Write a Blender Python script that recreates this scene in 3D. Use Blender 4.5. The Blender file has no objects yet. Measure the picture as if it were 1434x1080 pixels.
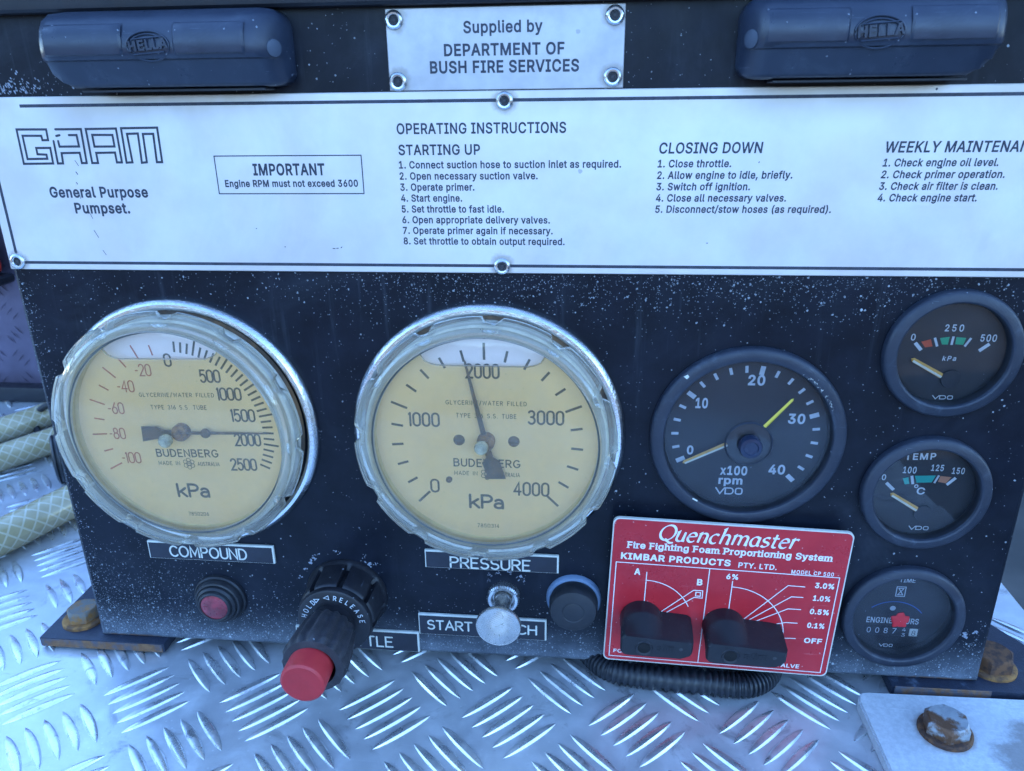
import bpy, bmesh, math, random, json, mathutils
import mathutils.geometry
from mathutils import Vector, Matrix
random.seed(7)
sc = bpy.context.scene
R = math.radians
K = 0.001                                   # everything below is written in millimetres

# ------------------------------------------------------------------ camera
cam_d = bpy.data.cameras.new('camera'); cam = bpy.data.objects.new('camera', cam_d)
sc.collection.objects.link(cam); sc.camera = cam
cam_d.sensor_width = 36; cam_d.lens = 36*1097.73/1434; cam_d.clip_start = .01; cam_d.clip_end = 3000
cam_d.dof.use_dof = True; cam_d.dof.focus_distance = .36; cam_d.dof.aperture_fstop = 19
YAW, PIT, ROL = .0997779, -.3676175, .0142875
Mr = Matrix.Rotation(YAW, 3, 'Z') @ Matrix.Rotation(PIT, 3, 'X') @ Matrix.Rotation(ROL, 3, 'Y') @ Matrix.Rotation(R(90), 3, 'X')
cam.matrix_world = Matrix.Translation((.032682, -.334045, .290680)) @ Mr.to_4x4()

# ------------------------------------------------------------------ sky, sun, exposure
SUN_EL, SUN_AZ = R(28), R(-38)                # sun stands behind the console; azimuth from +Y
w = bpy.data.worlds.new('World'); sc.world = w; w.use_nodes = True
nt = w.node_tree; bg = nt.nodes['Background']
sky = nt.nodes.new('ShaderNodeTexSky'); sky.sky_type = 'NISHITA'; sky.sun_disc = False
sky.sun_elevation = SUN_EL; sky.sun_rotation = SUN_AZ; sky.ozone_density = 6; sky.air_density = 1.0; sky.dust_density = 0
nt.links.new(sky.outputs[0], bg.inputs[0]); bg.inputs[1].default_value = .14
sun_d = bpy.data.lights.new('sun', 'SUN'); sun_d.energy = 3; sun_d.angle = R(.5); sun_d.color = (1, .95, .87)
sun = bpy.data.objects.new('sun', sun_d); sc.collection.objects.link(sun)
sdir = Vector((math.sin(SUN_AZ)*math.cos(SUN_EL), math.cos(SUN_AZ)*math.cos(SUN_EL), math.sin(SUN_EL)))
sun.rotation_euler = sdir.to_track_quat('Z', 'Y').to_euler(); sun.location = (0, 2, 3)
sc.view_settings.view_transform = 'Standard'; sc.view_settings.look = 'None'
sc.view_settings.exposure = 2.97; sc.view_settings.gamma = 1
sc.cycles.max_bounces = 10; sc.cycles.transparent_max_bounces = 16; sc.cycles.caustics_reflective = False; sc.cycles.caustics_refractive = False

# ------------------------------------------------------------------ materials
class NT:
    def __init__(s, name):
        s.m = bpy.data.materials.new(name); s.m.use_nodes = True; s.t = s.m.node_tree
        s.b = s.t.nodes['Principled BSDF']; s.out = s.t.nodes['Material Output']; s._c = None
    def n(s, kind, **kw):
        o = s.t.nodes.new(kind)
        for k, v in kw.items(): setattr(o, k, v)
        return o
    def link(s, a, b): s.t.links.new(a, b)
    def put(s, sock, v):
        if hasattr(v, 'links') or hasattr(v, 'is_linked'): s.link(v, sock)
        else: sock.default_value = v
    def co(s):
        if not s._c: s._c = s.n('ShaderNodeTexCoord').outputs['Object']
        return s._c
    def wco(s):
        return s.n('ShaderNodeNewGeometry').outputs['Position']
    def math(s, op, a, b=0., c=0., clamp=False):
        o = s.n('ShaderNodeMath', operation=op); o.use_clamp = clamp
        s.put(o.inputs[0], a); s.put(o.inputs[1], b)
        if op in ('MULTIPLY_ADD', 'COMPARE'): s.put(o.inputs[2], c)
        return o.outputs[0]
    def noise(s, scale, detail=4, rough=.55, co=None, dist=0):
        o = s.n('ShaderNodeTexNoise'); o.inputs['Scale'].default_value = scale; o.inputs['Detail'].default_value = detail
        o.inputs['Roughness'].default_value = rough; o.inputs['Distortion'].default_value = dist
        s.link(co or s.co(), o.inputs['Vector']); return o.outputs['Fac']
    def mapping(s, scale=(1, 1, 1), rot=(0, 0, 0), co=None):
        o = s.n('ShaderNodeMapping'); o.inputs['Scale'].default_value = scale; o.inputs['Rotation'].default_value = rot
        s.link(co or s.co(), o.inputs['Vector']); return o.outputs[0]
    def rng(s, v, a, b, c=0., d=1., smooth=True):
        o = s.n('ShaderNodeMapRange'); o.interpolation_type = 'SMOOTHSTEP' if smooth else 'LINEAR'
        s.put(o.inputs[0], v)
        for i, x in enumerate((a, b, c, d)): s.put(o.inputs[i+1], x)
        return o.outputs[0]
    def mix(s, f, a, b):
        o = s.n('ShaderNodeMix', data_type='RGBA'); s.put(o.inputs['Factor'], f)
        s.put(o.inputs[6], a if not isinstance(a, tuple) else (*a[:3], 1)); s.put(o.inputs[7], b if not isinstance(b, tuple) else (*b[:3], 1))
        return o.outputs[2]
    def bump(s, h, strength=.3, dist=.0005):
        o = s.n('ShaderNodeBump'); o.inputs['Strength'].default_value = strength; o.inputs['Distance'].default_value = dist
        s.link(h, o.inputs['Height']); s.link(o.outputs[0], s.b.inputs['Normal']); return o.outputs[0]
    def set(s, col=None, rough=None, metal=None, **kw):
        if col is not None: s.put(s.b.inputs['Base Color'], (*col, 1) if isinstance(col, tuple) else col)
        if rough is not None: s.put(s.b.inputs['Roughness'], rough)
        if metal is not None: s.put(s.b.inputs['Metallic'], metal)
        for k, v in kw.items(): s.put(s.b.inputs[k.replace('_', ' ')], v)
        return s

def flat(name, col, rough=.5, metal=0, var=.15, scale=60, bump=0, **kw):
    """plain surface with a little grain and uneven gloss"""
    s = NT(name); n = s.noise(scale, 5, .6)
    dk = tuple(c*(1-var) for c in col); lt = tuple(min(1, c*(1+var)) for c in col)
    s.set(s.mix(s.rng(n, .3, .7), dk, lt), s.rng(s.noise(scale*2.3, 3), .3, .7, max(.03, rough-.08), min(1, rough+.1)), metal, **kw)
    if bump: s.bump(s.noise(scale*12, 4, .7), bump, .0003)
    return s.m

def specks(s, co, scale, dens, rad=.33, warp=None):
    """mask of irregular specks: dens is a socket 0..1, the share of cells that carry one"""
    vo = s.n('ShaderNodeTexVoronoi'); vo.inputs['Scale'].default_value = scale; s.link(co, vo.inputs['Vector'])
    sep = s.n('ShaderNodeSeparateColor'); s.link(vo.outputs['Color'], sep.inputs[0])
    has = s.math('LESS_THAN', sep.outputs[0], dens)
    r = s.math('MULTIPLY_ADD', sep.outputs[1], rad, .06)
    return s.math('MULTIPLY', has, s.math('LESS_THAN', vo.outputs['Distance'], r))

def warped(s, amt=.0009, sc_=900):
    nz = s.n('ShaderNodeTexNoise'); nz.inputs['Scale'].default_value = sc_; nz.inputs['Detail'].default_value = 2
    s.link(s.co(), nz.inputs['Vector'])
    v1 = s.n('ShaderNodeVectorMath', operation='SUBTRACT'); s.link(nz.outputs['Color'], v1.inputs[0]); v1.inputs[1].default_value = (.5, .5, .5)
    v2 = s.n('ShaderNodeVectorMath', operation='SCALE'); s.link(v1.outputs[0], v2.inputs[0]); v2.inputs['Scale'].default_value = amt
    v3 = s.n('ShaderNodeVectorMath', operation='ADD'); s.link(s.co(), v3.inputs[0]); s.link(v2.outputs[0], v3.inputs[1])
    return v3.outputs[0]

def panel_paint():
    s = NT('chipped_black_paint'); co = s.co(); sp = s.n('ShaderNodeSeparateXYZ'); s.link(co, sp.inputs[0])
    X, Z = sp.outputs[0], sp.outputs[2]
    big = s.noise(14, 4, .6)
    low = s.rng(Z, .004, .058, 1, 0, False)                                 # salt and dust along the bottom
    low = s.math('MULTIPLY', s.math('POWER', low, 2.4), s.rng(big, .25, .7, .35, 1.5))
    left = s.math('MULTIPLY', s.rng(X, -.12, -.235, 0, 1), s.rng(Z, .03, .085, .42, 0))
    ledge = s.math('MULTIPLY', s.rng(X, -.215, -.234, 0, .28), s.rng(big, .35, .7, .1, 1))
    top = s.math('MULTIPLY', s.rng(Z, .176, .212, 0, 1), s.rng(Z, .2135, .217, 1, 0))
    top = s.math('MULTIPLY', s.math('POWER', top, 2.), s.rng(X, -.12, .02, .15, .8))
    tl = s.math('MULTIPLY', s.rng(Z, .287, .289), s.math('MULTIPLY', s.rng(X, -.165, -.21, 0, .16), s.rng(Z, .288, .305, 1, 0)))
    d = s.math('ADD', s.math('MULTIPLY', low, .85), left)
    d = s.math('ADD', d, ledge); d = s.math('ADD', d, s.math('MULTIPLY', top, .42)); d = s.math('ADD', d, tl)
    base_d = s.rng(s.noise(22, 3, .6), .35, .7, .008, .05)
    d = s.math('ADD', d, base_d)
    wc = warped(s)
    m1 = specks(s, wc, 760, s.math('MULTIPLY', d, .62), .32)
    m2 = specks(s, wc, 1700, d, .40)
    m3 = specks(s, wc, 330, s.math('MULTIPLY', d, .09), .17)
    m = s.math('MAXIMUM', s.math('MULTIPLY', m1, .6), s.math('MULTIPLY', m2, .42)); m = s.math('MAXIMUM', m, s.math('MULTIPLY', m3, .9)); m = s.math('MULTIPLY', m, s.rng(s.noise(800, 3, .6), .3, .62, .3, 1))
    film = s.math('MULTIPLY', s.math('POWER', s.rng(Z, .006, .034, 1, 0, False), 1.5), s.rng(s.noise(60, 6, .7), .2, .8, .2, .75))
    runs = s.math('MULTIPLY', s.rng(s.noise(1, 5, .65, s.mapping((150, 1, 9))), .56, .78, 0, .10), s.rng(Z, .21, .12, 1, .2))
    film = s.math('ADD', film, runs)
    smear = s.math('MULTIPLY', s.rng(s.noise(9, 6, .7, dist=1.5), .5, .8), .07)
    base = s.mix(s.rng(s.noise(40, 6, .65), .3, .7), (.004, .006, .011), (.009, .012, .021))
    base = s.mix(s.math('ADD', film, smear), base, (.26, .30, .36))
    rust = s.math('MULTIPLY', s.rng(Z, .0095, .007), s.math('MAXIMUM', s.rng(X, -.195, -.2, 0, 1), s.rng(X, .19, .2, 0, 1)))
    rust = s.math('MULTIPLY', rust, s.rng(s.noise(260, 4), .4, .55))
    col = s.mix(m, base, s.mix(s.noise(300, 2), (.34, .38, .43), (.66, .70, .74)))
    col = s.mix(rust, col, (.25, .10, .03))
    s.set(col, s.math('ADD', s.rng(s.noise(35, 6, .7), .3, .7, .30, .46), s.math('MULTIPLY', m, .3)), 0)
    s.b.inputs['Specular IOR Level'].default_value = .2
    h = s.math('ADD', s.math('MULTIPLY', s.noise(1600, 3, .6), .35), s.math('MULTIPLY', m, .5))
    s.bump(h, .30, .0002)
    return s.m

RIVETS = {'satin_white_plate': ((-227.3, -33.3), (-2, 33.3), (-4.2, -33.9)), 'dull_aluminium_plate': ((-43.4, 11.2), (42.8, 11.2), (-43.2, -11.4), (42.6, -10.8))}
def plate_paint(name, a, b, rough, sc_=25):
    s = NT(name); st = s.noise(1, 5, .6, s.mapping((14, 14, 900)))
    n = s.noise(sc_, 6, .65); sp = s.n('ShaderNodeSeparateXYZ'); s.link(s.co(), sp.inputs[0])
    col = s.mix(s.rng(n, .3, .7), a, b)
    # yellow grime that runs along the top edge under the lamps
    g = s.math('MULTIPLY', s.rng(sp.outputs[2], .022, .037), s.rng(s.noise(16, 4, .6), .38, .65, .0, .55))
    col = s.mix(g, col, (.50, .42, .30))
    for rx, rz in RIVETS.get(name, ()):
        vd = s.n('ShaderNodeVectorMath', operation='DISTANCE'); s.link(s.mapping((1, 0, 1)), vd.inputs[0]); vd.inputs[1].default_value = (rx*K, 0, rz*K)
        gr = s.rng(s.math('ADD', vd.outputs['Value'], s.math('MULTIPLY', s.math('SUBTRACT', s.noise(160, 5, .7), .5), .006)), .0036, .0062, .5, 0)
        col = s.mix(gr, col, (.24, .21, .18))
    fl = specks(s, warped(s), 300, .0035, .16); col = s.mix(fl, col, (.05, .06, .09))
    sm = s.rng(s.noise(7, 6, .72, dist=1.2), .5, .72, 0, .16); col = s.mix(sm, col, (.40, .42, .46))
    dots = specks(s, warped(s), 140, .02, .07); col = s.mix(s.math('MULTIPLY', dots, .5), col, (.25, .24, .24))
    s.set(col, s.rng(s.noise(18, 5, .7), .3, .7, rough-.12, rough+.08), .45)
    s.bump(s.math('ADD', s.math('MULTIPLY', st, .25), s.math('MULTIPLY', s.noise(11, 3, .5), 6)), .16, .0004); return s.m

def deck_metal():
    s = NT('worn_tread_aluminium'); co = s.wco()
    n = s.noise(9, 6, .65, co); n2 = s.noise(70, 6, .7, co); fine = s.noise(900, 3, .6, co)
    brush = s.noise(1, 4, .6, s.mapping((60, 1400, 400), (0, 0, R(8)), co))
    col = s.mix(s.rng(n, .3, .72), (.56, .58, .60), (.72, .74, .75))
    col = s.mix(s.rng(n2, .45, .75, 0, .5), col, (.82, .83, .84))
    dirt = s.rng(s.noise(26, 6, .7, co, 1.2), .56, .72, 0, .6)
    col = s.mix(dirt, col, (.15, .14, .14))
    vo = s.n('ShaderNodeTexVoronoi'); vo.inputs['Scale'].default_value = 420; s.link(co, vo.inputs['Vector'])
    sep = s.n('ShaderNodeSeparateColor'); s.link(vo.outputs['Color'], sep.inputs[0])
    pit = s.math('MULTIPLY', s.math('LESS_THAN', sep.outputs[0], .10), s.math('LESS_THAN', vo.outputs['Distance'], .22))
    col = s.mix(s.math('MULTIPLY', pit, .55), col, (.78, .80, .82))
    grey = s.rng(s.noise(5, 6, .7, co, .8), .45, .7, 0, .35); col = s.mix(grey, col, (.36, .37, .40))
    scr = s.rng(s.noise(1, 3, .8, s.mapping((25, 1500, 100), (0, 0, R(-28)), co)), .66, .70, 0, .35); col = s.mix(scr, col, (.9, .91, .92))
    s.set(col, s.math('ADD', s.rng(n2, .3, .7, .30, .5), s.math('MULTIPLY', brush, .08)), .6)
    s.bump(s.math('ADD', s.math('MULTIPLY', fine, .5), s.math('MULTIPLY', brush, .6)), .28, .00018)
    return s.m

def bar_metal():
    s = NT('polished_tread_bar'); co = s.wco()
    n2 = s.noise(120, 6, .7, co)
    col = s.mix(s.rng(n2, .3, .7), (.60, .62, .64), (.80, .82, .83))
    dk = s.rng(s.noise(95, 6, .75, co, .8), .57, .68, 0, .7); col = s.mix(dk, col, (.28, .29, .31))
    s.set(col, s.rng(s.noise(60, 5, .6, co), .3, .7, .2, .42), .8)
    s.bump(s.noise(900, 3, .6, co), .2, .0001); return s.m

def rusty(name, a, b, c, rough=.8, metal=0, scale=160, amt=(.4, .6)):
    s = NT(name); co = s.wco(); n = s.noise(scale, 7, .7, co, .6)
    col = s.mix(s.rng(n, .25, .75), a, b); k = s.rng(s.noise(scale*.55, 5, .65, co), *amt)
    col = s.mix(k, col, c); s.set(col, rough, metal); s.bump(s.noise(scale*6, 5, .7, co), .6, .0006); return s.m

def clear(name, tint, refl=.5, rough=.04, haze=0., hazecol=(.8, .85, .9), lo=.5, hi=1.4):
    """clear plastic or glass: lets light straight through, with a real reflection and a little milky wear"""
    s = NT(name); tr = s.n('ShaderNodeBsdfTransparent'); tr.inputs[0].default_value = (*tint, 1)
    gl = s.n('ShaderNodeBsdfGlossy'); gl.inputs['Roughness'].default_value = rough; gl.inputs[0].default_value = (1, 1, 1, 1)
    fr = s.n('ShaderNodeFresnel'); fr.inputs[0].default_value = 1.46
    m1 = s.n('ShaderNodeMixShader'); s.link(s.math('MULTIPLY', fr.outputs[0], refl), m1.inputs[0]); s.link(tr.outputs[0], m1.inputs[1]); s.link(gl.outputs[0], m1.inputs[2])
    res = m1.outputs[0]
    if haze:
        df = s.n('ShaderNodeBsdfDiffuse'); df.inputs[0].default_value = (*hazecol, 1)
        tl_ = s.n('ShaderNodeBsdfTranslucent'); tl_.inputs[0].default_value = (*hazecol, 1)
        a = s.n('ShaderNodeMixShader'); a.inputs[0].default_value = .35; s.link(df.outputs[0], a.inputs[1]); s.link(tl_.outputs[0], a.inputs[2])
        m2 = s.n('ShaderNodeMixShader'); s.link(s.rng(s.noise(70, 6, .7), .25, .75, haze*lo, haze*hi), m2.inputs[0])
        s.link(res, m2.inputs[1]); s.link(a.outputs[0], m2.inputs[2]); res = m2.outputs[0]
    s.link(res, s.out.inputs[0]); return s.m

def dial_paint(name, a, b):
    s = NT(name); sp = s.n('ShaderNodeSeparateXYZ'); s.link(s.co(), sp.inputs[0])
    n = s.noise(22, 5, .6); col = s.mix(s.rng(n, .3, .7), a, b)
    sp2 = specks(s, warped(s), 520, .02, .2); col = s.mix(s.math('MULTIPLY', sp2, .35), col, (.35, .28, .12))
    s.set(col, .55); return s.m

def braided_hose():
    s = NT('braided_clear_hose'); 
    uv = s.n('ShaderNodeUVMap').outputs[0]; sp = s.n('ShaderNodeSeparateXYZ'); s.link(uv, sp.inputs[0])
    u, v = sp.outputs[0], sp.outputs[1]                                     # u along (cm), v round (0..1)
    def fam(sign):
        a = s.math('ADD', s.math('MULTIPLY', u, 1.05), s.math('MULTIPLY', v, 7*sign))
        f = s.math('ABSOLUTE', s.math('SUBTRACT', s.math('FRACT', a), .5))
        return s.math('LESS_THAN', f, .085)
    m = s.math('MAXIMUM', fam(1), fam(-1))
    col = s.mix(s.rng(s.noise(40, 4), .3, .7), (.40, .32, .16), (.50, .41, .24))
    col = s.mix(s.math('MULTIPLY', m, .5), col, (.74, .70, .54))
    s.set(col, .22); s.b.inputs['Subsurface Weight'].default_value = 0
    s.b.inputs['Coat Weight'].default_value = .6; s.b.inputs['Coat Roughness'].default_value = .12
    s.bump(s.math('MULTIPLY', m, 1.), .25, .0004); return s.m

MT = {}
MT['paint'] = panel_paint()
MT['hood'] = flat('hood_black_paint', (.008, .009, .014), .5, 0, .2, 50, .1)
MT['plate'] = plate_paint('satin_white_plate', (.70, .66, .65), (.80, .755, .735), .42)
MT['plate2'] = plate_paint('dull_aluminium_plate', (.42, .41, .43), (.52, .505, .52), .40, 60)
MT['ink'] = flat('printed_black_ink', (.035, .04, .06), .6, 0, .25, 300)
MT['steel'] = flat('bright_rivet_steel', (.62, .63, .64), .25, .95, .1, 200)
MT['steel_dark'] = flat('rivet_bore', (.05, .05, .055), .6, .3)
MT['bore_shade'] = flat('painted_bore_shade', (.003, .003, .004), .9)
MT['screw_pale'] = flat('dusty_screw', (.055, .07, .10), .5, .2)
def dusty(name, a, b, rough, dust=(.20, .24, .30), amt=.35, bmp=.2, sc_=40):
    s = NT(name); col = s.mix(s.rng(s.noise(sc_, 5, .6), .3, .7), a, b)
    col = s.mix(s.rng(s.noise(sc_*.6, 6, .78, dist=.8), .52, .8, 0, amt), col, dust)
    sc2 = s.rng(s.noise(1, 3, .8, s.mapping((25, 60, 900), (0, R(12), 0))), .68, .72, 0, .35); col = s.mix(sc2, col, dust)
    sp = specks(s, warped(s), 620, .035, .22); col = s.mix(s.math('MULTIPLY', sp, .5), col, (.4, .44, .5))
    s.set(col, s.rng(s.noise(sc_*1.7, 6, .7), .3, .7, rough-.08, rough+.14)); s.bump(s.noise(sc_*22, 4, .65), bmp, .0003); return s.m
MT['housing'] = dusty('lamp_housing_plastic', (.018, .026, .046), (.027, .036, .060), .34, amt=.22, bmp=.12)
MT['chrome'] = rusty('worn_chrome', (.72, .73, .74), (.85, .85, .86), (.30, .24, .19), .16, 1., 45, (.62, .8))
MT['flange_inner'] = rusty('rusty_flange', (.10, .08, .07), (.18, .13, .10), (.30, .18, .10), .6, .5, 90)
MT['dial'] = dial_paint('cream_dial', (1.0, .79, .71), (1.0, .82, .75))
MT['black_print'] = flat('dial_print', (.06, .05, .035), .6, 0, .3, 200)
MT['red_print'] = flat('dial_red_print', (.50, .12, .07), .6, 0, .2, 200)
MT['rim_white'] = flat('cream_case_rim', (.90, .82, .68), .5, 0, .12, 60)
MT['seal'] = flat('grey_window_seal', (.12, .13, .13), .5, 0, .3, 60)
MT['lens'] = clear('gauge_window', (1, 1, 1), .8, .06, .12, (.96, .93, .86), .7, 1.3)
MT['ringclear'] = clear('clear_bezel_plastic', (.97, .955, .90), 1.5, .05, .17, (.98, .94, .82), .8, 1.15)
MT['glycerine'] = clear('yellow_glycerine', (1.0, .85, .52), .1, .05)
MT['meniscus'] = clear('liquid_edge', (.72, .66, .45), .9, .05)
MT['needle'] = rusty('tarnished_needle', (.05, .04, .035), (.11, .085, .06), (.16, .10, .055), .6, .3, 300)
MT['brass'] = rusty('old_brass', (.30, .17, .09), (.40, .26, .14), (.14, .09, .06), .45, .6, 300)
MT['hubclear'] = flat('milky_clear_knob', (.34, .29, .19), .2, 0, .3, 300, **{'Coat_Weight': .6})
MT['bezel'] = dusty('black_bezel', (.014, .019, .033), (.024, .030, .046), .44, amt=.30, bmp=.35, sc_=75)
MT['bezel_in'] = flat('black_inner_bezel', (.012, .014, .02), .45, 0, .3, 60)
MT['face'] = flat('black_dial_face', (.011, .012, .016), .5, 0, .2, 60)
MT['white_print'] = flat('white_print', (.66, .68, .70), .55, 0, .08, 200)
MT['blue_print'] = flat('blue_print', (.03, .13, .42), .5)
MT['smallglass'] = clear('instrument_glass', (.90, .91, .93), .9, .03, .03, (.35, .4, .5))
MT['hazeglass'] = clear('scuffed_instrument_glass', (.86, .88, .92), .8, .12, .06, (.35, .4, .5))
MT['orange'] = flat('orange_pointer', (.82, .42, .08), .45); MT['pointer_white'] = flat('cream_pointer', (.86, .80, .62), .45)
MT['yellow'] = flat('yellow_marker', (.66, .50, .05), .45)
MT['band_red'] = flat('red_band', (.70, .09, .03), .5, 0, .1); MT['band_green'] = flat('green_band', (.02, .42, .20), .5, 0, .1)
MT['band_teal'] = flat('teal_band', (.015, .42, .34), .5, 0, .1); MT['band_salmon'] = flat('salmon_band', (.60, .24, .13), .5, 0, .1)
MT['hub_blue'] = flat('hub_cap_plastic', (.014, .022, .05), .22, 0, .2)
MT['engraved'] = flat('engraved_tag_black', (.014, .016, .026), .42, 0, .2, 80)
MT['tag_white'] = flat('tag_white_core', (.66, .66, .60), .5, 0, .1, 120)
def red_mat():
    s = NT('faded_red_plate'); col = s.mix(s.rng(s.noise(18, 5, .65), .3, .7), (.44, .012, .022), (.56, .026, .034))
    sc2 = s.rng(s.noise(1, 3, .8, s.mapping((30, 100, 1200), (0, R(24), 0))), .67, .72, 0, .25); col = s.mix(sc2, col, (.72, .38, .38))
    gr = s.rng(s.noise(34, 6, .75), .55, .75, 0, .35); col = s.mix(gr, col, (.26, .02, .03))
    du = specks(s, warped(s), 700, .05, .2); col = s.mix(s.math('MULTIPLY', du, .4), col, (.7, .5, .5))
    s.set(col, s.rng(s.noise(25, 6, .7), .3, .7, .22, .46)); s.bump(s.noise(500, 4, .6), .08, .0002); return s.m
MT['red_plate'] = red_mat()
MT['plate_edge'] = flat('plate_cream_edge', (.60, .58, .52), .5)
MT['plate_print'] = flat('plate_white_print', (.80, .78, .76), .5, 0, .06, 200)
MT['knob'] = dusty('black_moulded_knob', (.005, .005, .008), (.009, .009, .013), .46, (.10, .12, .16), amt=.10, bmp=.25, sc_=70)
MT['grip'] = dusty('rubber_grip', (.020, .019, .024), (.034, .032, .038), .5, (.14, .14, .17), .3, .8, 120)
MT['red_cap'] = flat('red_push_cap', (.44, .026, .032), .42, 0, .12, 60, .05)
MT['rubber'] = flat('black_rubber', (.014, .015, .019), .5, 0, .35, 60, .15)
MT['rubber_flange'] = flat('pale_rubber_flange', (.16, .23, .34), .55, 0, .15, 60)
MT['red_lens'] = flat('faded_red_lens', (.26, .02, .035), .3, 0, .45, 160, **{'Coat_Weight': .5})
MT['knurl'] = flat('satin_pull_knob', (.50, .47, .44), .2, .9, .08, 300)
MT['deck'] = deck_metal(); MT['bar'] = bar_metal()
MT['foot'] = rusty('scratched_black_foot', (.012, .017, .032), (.02, .028, .05), (.09, .12, .17), .5, 0, 120, (.58, .72))
MT['foot_rust'] = rusty('rusted_foot_edge', (.16, .07, .03), (.26, .14, .07), (.09, .09, .11), .8, 0, 220)
MT['rust_bolt'] = rusty('orange_rusty_bolt', (.26, .11, .025), (.38, .18, .05), (.16, .15, .13), .7, .1, 200)
MT['rust_dark'] = rusty('dark_rusty_bolt', (.035, .02, .017), (.085, .04, .026), (.16, .07, .03), .85, 0, 350)
MT['rust_orange'] = rusty('orange_rust_washer', (.26, .11, .03), (.40, .19, .05), (.12, .06, .03), .8, 0, 200)
def zinc_mat():
    s = NT('zinc_sprayed_plate'); co = s.wco(); sp = s.n('ShaderNodeSeparateXYZ'); s.link(co, sp.inputs[0])
    col = s.mix(s.rng(s.noise(420, 6, .7, co), .3, .7), (.50, .52, .54), (.66, .68, .70)); col = s.mix(s.rng(s.noise(30, 5, .6, co), .35, .7, 0, .5), col, (.46, .48, .50))
    dx = s.math('SUBTRACT', sp.outputs[0], .240); dy = s.math('SUBTRACT', sp.outputs[1], -.045)
    dist = s.math('SQRT', s.math('ADD', s.math('MULTIPLY', dx, dx), s.math('MULTIPLY', dy, dy)))
    st = s.rng(s.math('ADD', dist, s.math('MULTIPLY', s.math('SUBTRACT', s.noise(60, 6, .7, co), .5), .05)), .010, .024, .7, 0); col = s.mix(st, col, (.16, .13, .11))
    rb = s.math('SUBTRACT', sp.outputs[0], .2027); ry = s.math('SUBTRACT', sp.outputs[1], -.0342)
    rd = s.math('SQRT', s.math('ADD', s.math('MULTIPLY', rb, rb), s.math('MULTIPLY', ry, ry)))
    col = s.mix(s.rng(s.math('ADD', rd, s.math('MULTIPLY', s.noise(150, 5, .7, co), .006)), .0135, .0175, .6, 0), col, (.24, .15, .09))
    sc2 = s.rng(s.noise(1, 4, .7, s.mapping((40, 500, 100), (0, 0, R(35)), co)), .62, .7, 0, .4); col = s.mix(sc2, col, (.80, .81, .82))
    s.set(col, .5, .15); s.bump(s.noise(2200, 4, .7, co), .35, .0003); return s.m
MT['zinc'] = zinc_mat()
MT['zinc_bolt'] = rusty('zinc_bolt_with_rust', (.26, .28, .30), (.40, .42, .43), (.15, .07, .035), .5, .4, 130, (.44, .56))
MT['conduit'] = flat('black_corrugated_conduit', (.011, .013, .018), .4, 0, .2, 80)
MT['hose'] = braided_hose()
MT['locker'] = flat('weathered_locker_plate', (.17, .14, .20), .45, .5, .25, 12, .2)
MT['red_can'] = flat('red_can_plastic', (.55, .03, .015), .4, 0, .1)
MT['added_hills'] = rusty('added_hills_dark', (.018, .026, .012), (.035, .045, .02), (.05, .045, .03), .95, 0, .4)
MT['brick'] = rusty('brown_brick', (.14, .07, .045), (.20, .10, .06), (.24, .15, .10), .9, 0, 3)
MT['shed_door'] = flat('shed_door_paint', (.06, .02, .02), .5, 0, .2, 2)
MT['ground'] = rusty('dry_gravel_ground', (.07, .065, .06), (.11, .10, .09), (.05, .048, .045), .95, 0, 1.5)
MT['red_blob'] = flat('red_plastic_wheel', (.50, .02, .03), .4)
MT['chips'] = flat('bare_chip', (.24, .26, .31), .6, 0, .5, 900)

# ------------------------------------------------------------------ mesh helpers (mm)
class MB:
    def __init__(s): s.v = []; s.f = []; s.uv = None
    def add(s, vs, fs):
        k = len(s.v); s.v += [tuple(p) for p in vs]; s.f += [tuple(i+k for i in f) for f in fs]
    def quad(s, a, b, c, d): s.add([a, b, c, d], [(0, 1, 2, 3)])
    def build(s, name, mat, parent=None, loc=(0, 0, 0), smooth=True, ang=35, kind=None):
        me = bpy.data.meshes.new(name); me.from_pydata([(x*K, y*K, z*K) for x, y, z in s.v], [], s.f); me.update()
        if s.uv:
            l = me.uv_layers.new(name='UVMap')
            for li, lp in enumerate(me.loops): l.data[li].uv = s.uv[lp.vertex_index]
        if smooth:
            me.polygons.foreach_set('use_smooth', [True]*len(me.polygons)); me.set_sharp_from_angle(angle=R(ang))
        me.materials.append(MT[mat] if isinstance(mat, str) else mat)
        return link(name, me, parent, loc, kind)

def link(name, me, parent=None, loc=(0, 0, 0), kind=None):
    o = bpy.data.objects.new(name, me); sc.collection.objects.link(o)
    o.location = tuple(c*K for c in loc)
    if parent: o.parent = parent
    if kind: o['kind'] = kind
    return o

def thing(name, label, cat, loc, group=None, roty=0):
    o = bpy.data.objects.new(name, None); sc.collection.objects.link(o); o.empty_display_size = .01
    o.location = tuple(c*K for c in loc); o.rotation_euler = (0, R(roty), 0)
    o['label'] = label; o['category'] = cat
    if group: o['group'] = group
    return o

def box(x0, x1, y0, y1, z0, z1, bev=0, seg=2, only=None):
    bm = bmesh.new(); bmesh.ops.create_cube(bm, size=1)
    for v in bm.verts: v.co = ((x0+x1)/2+v.co.x*(x1-x0), (y0+y1)/2+v.co.y*(y1-y0), (z0+z1)/2+v.co.z*(z1-z0))
    if bev: bmesh.ops.bevel(bm, geom=[e for e in bm.edges if only is None or only(e)], offset=bev, segments=seg, affect='EDGES', profile=.6)
    return from_bm(bm)
def from_bm(bm):
    m = MB(); bm.verts.index_update(); m.add([tuple(v.co) for v in bm.verts], [tuple(v.index for v in f.verts) for f in bm.faces]); bm.free(); return m

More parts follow.
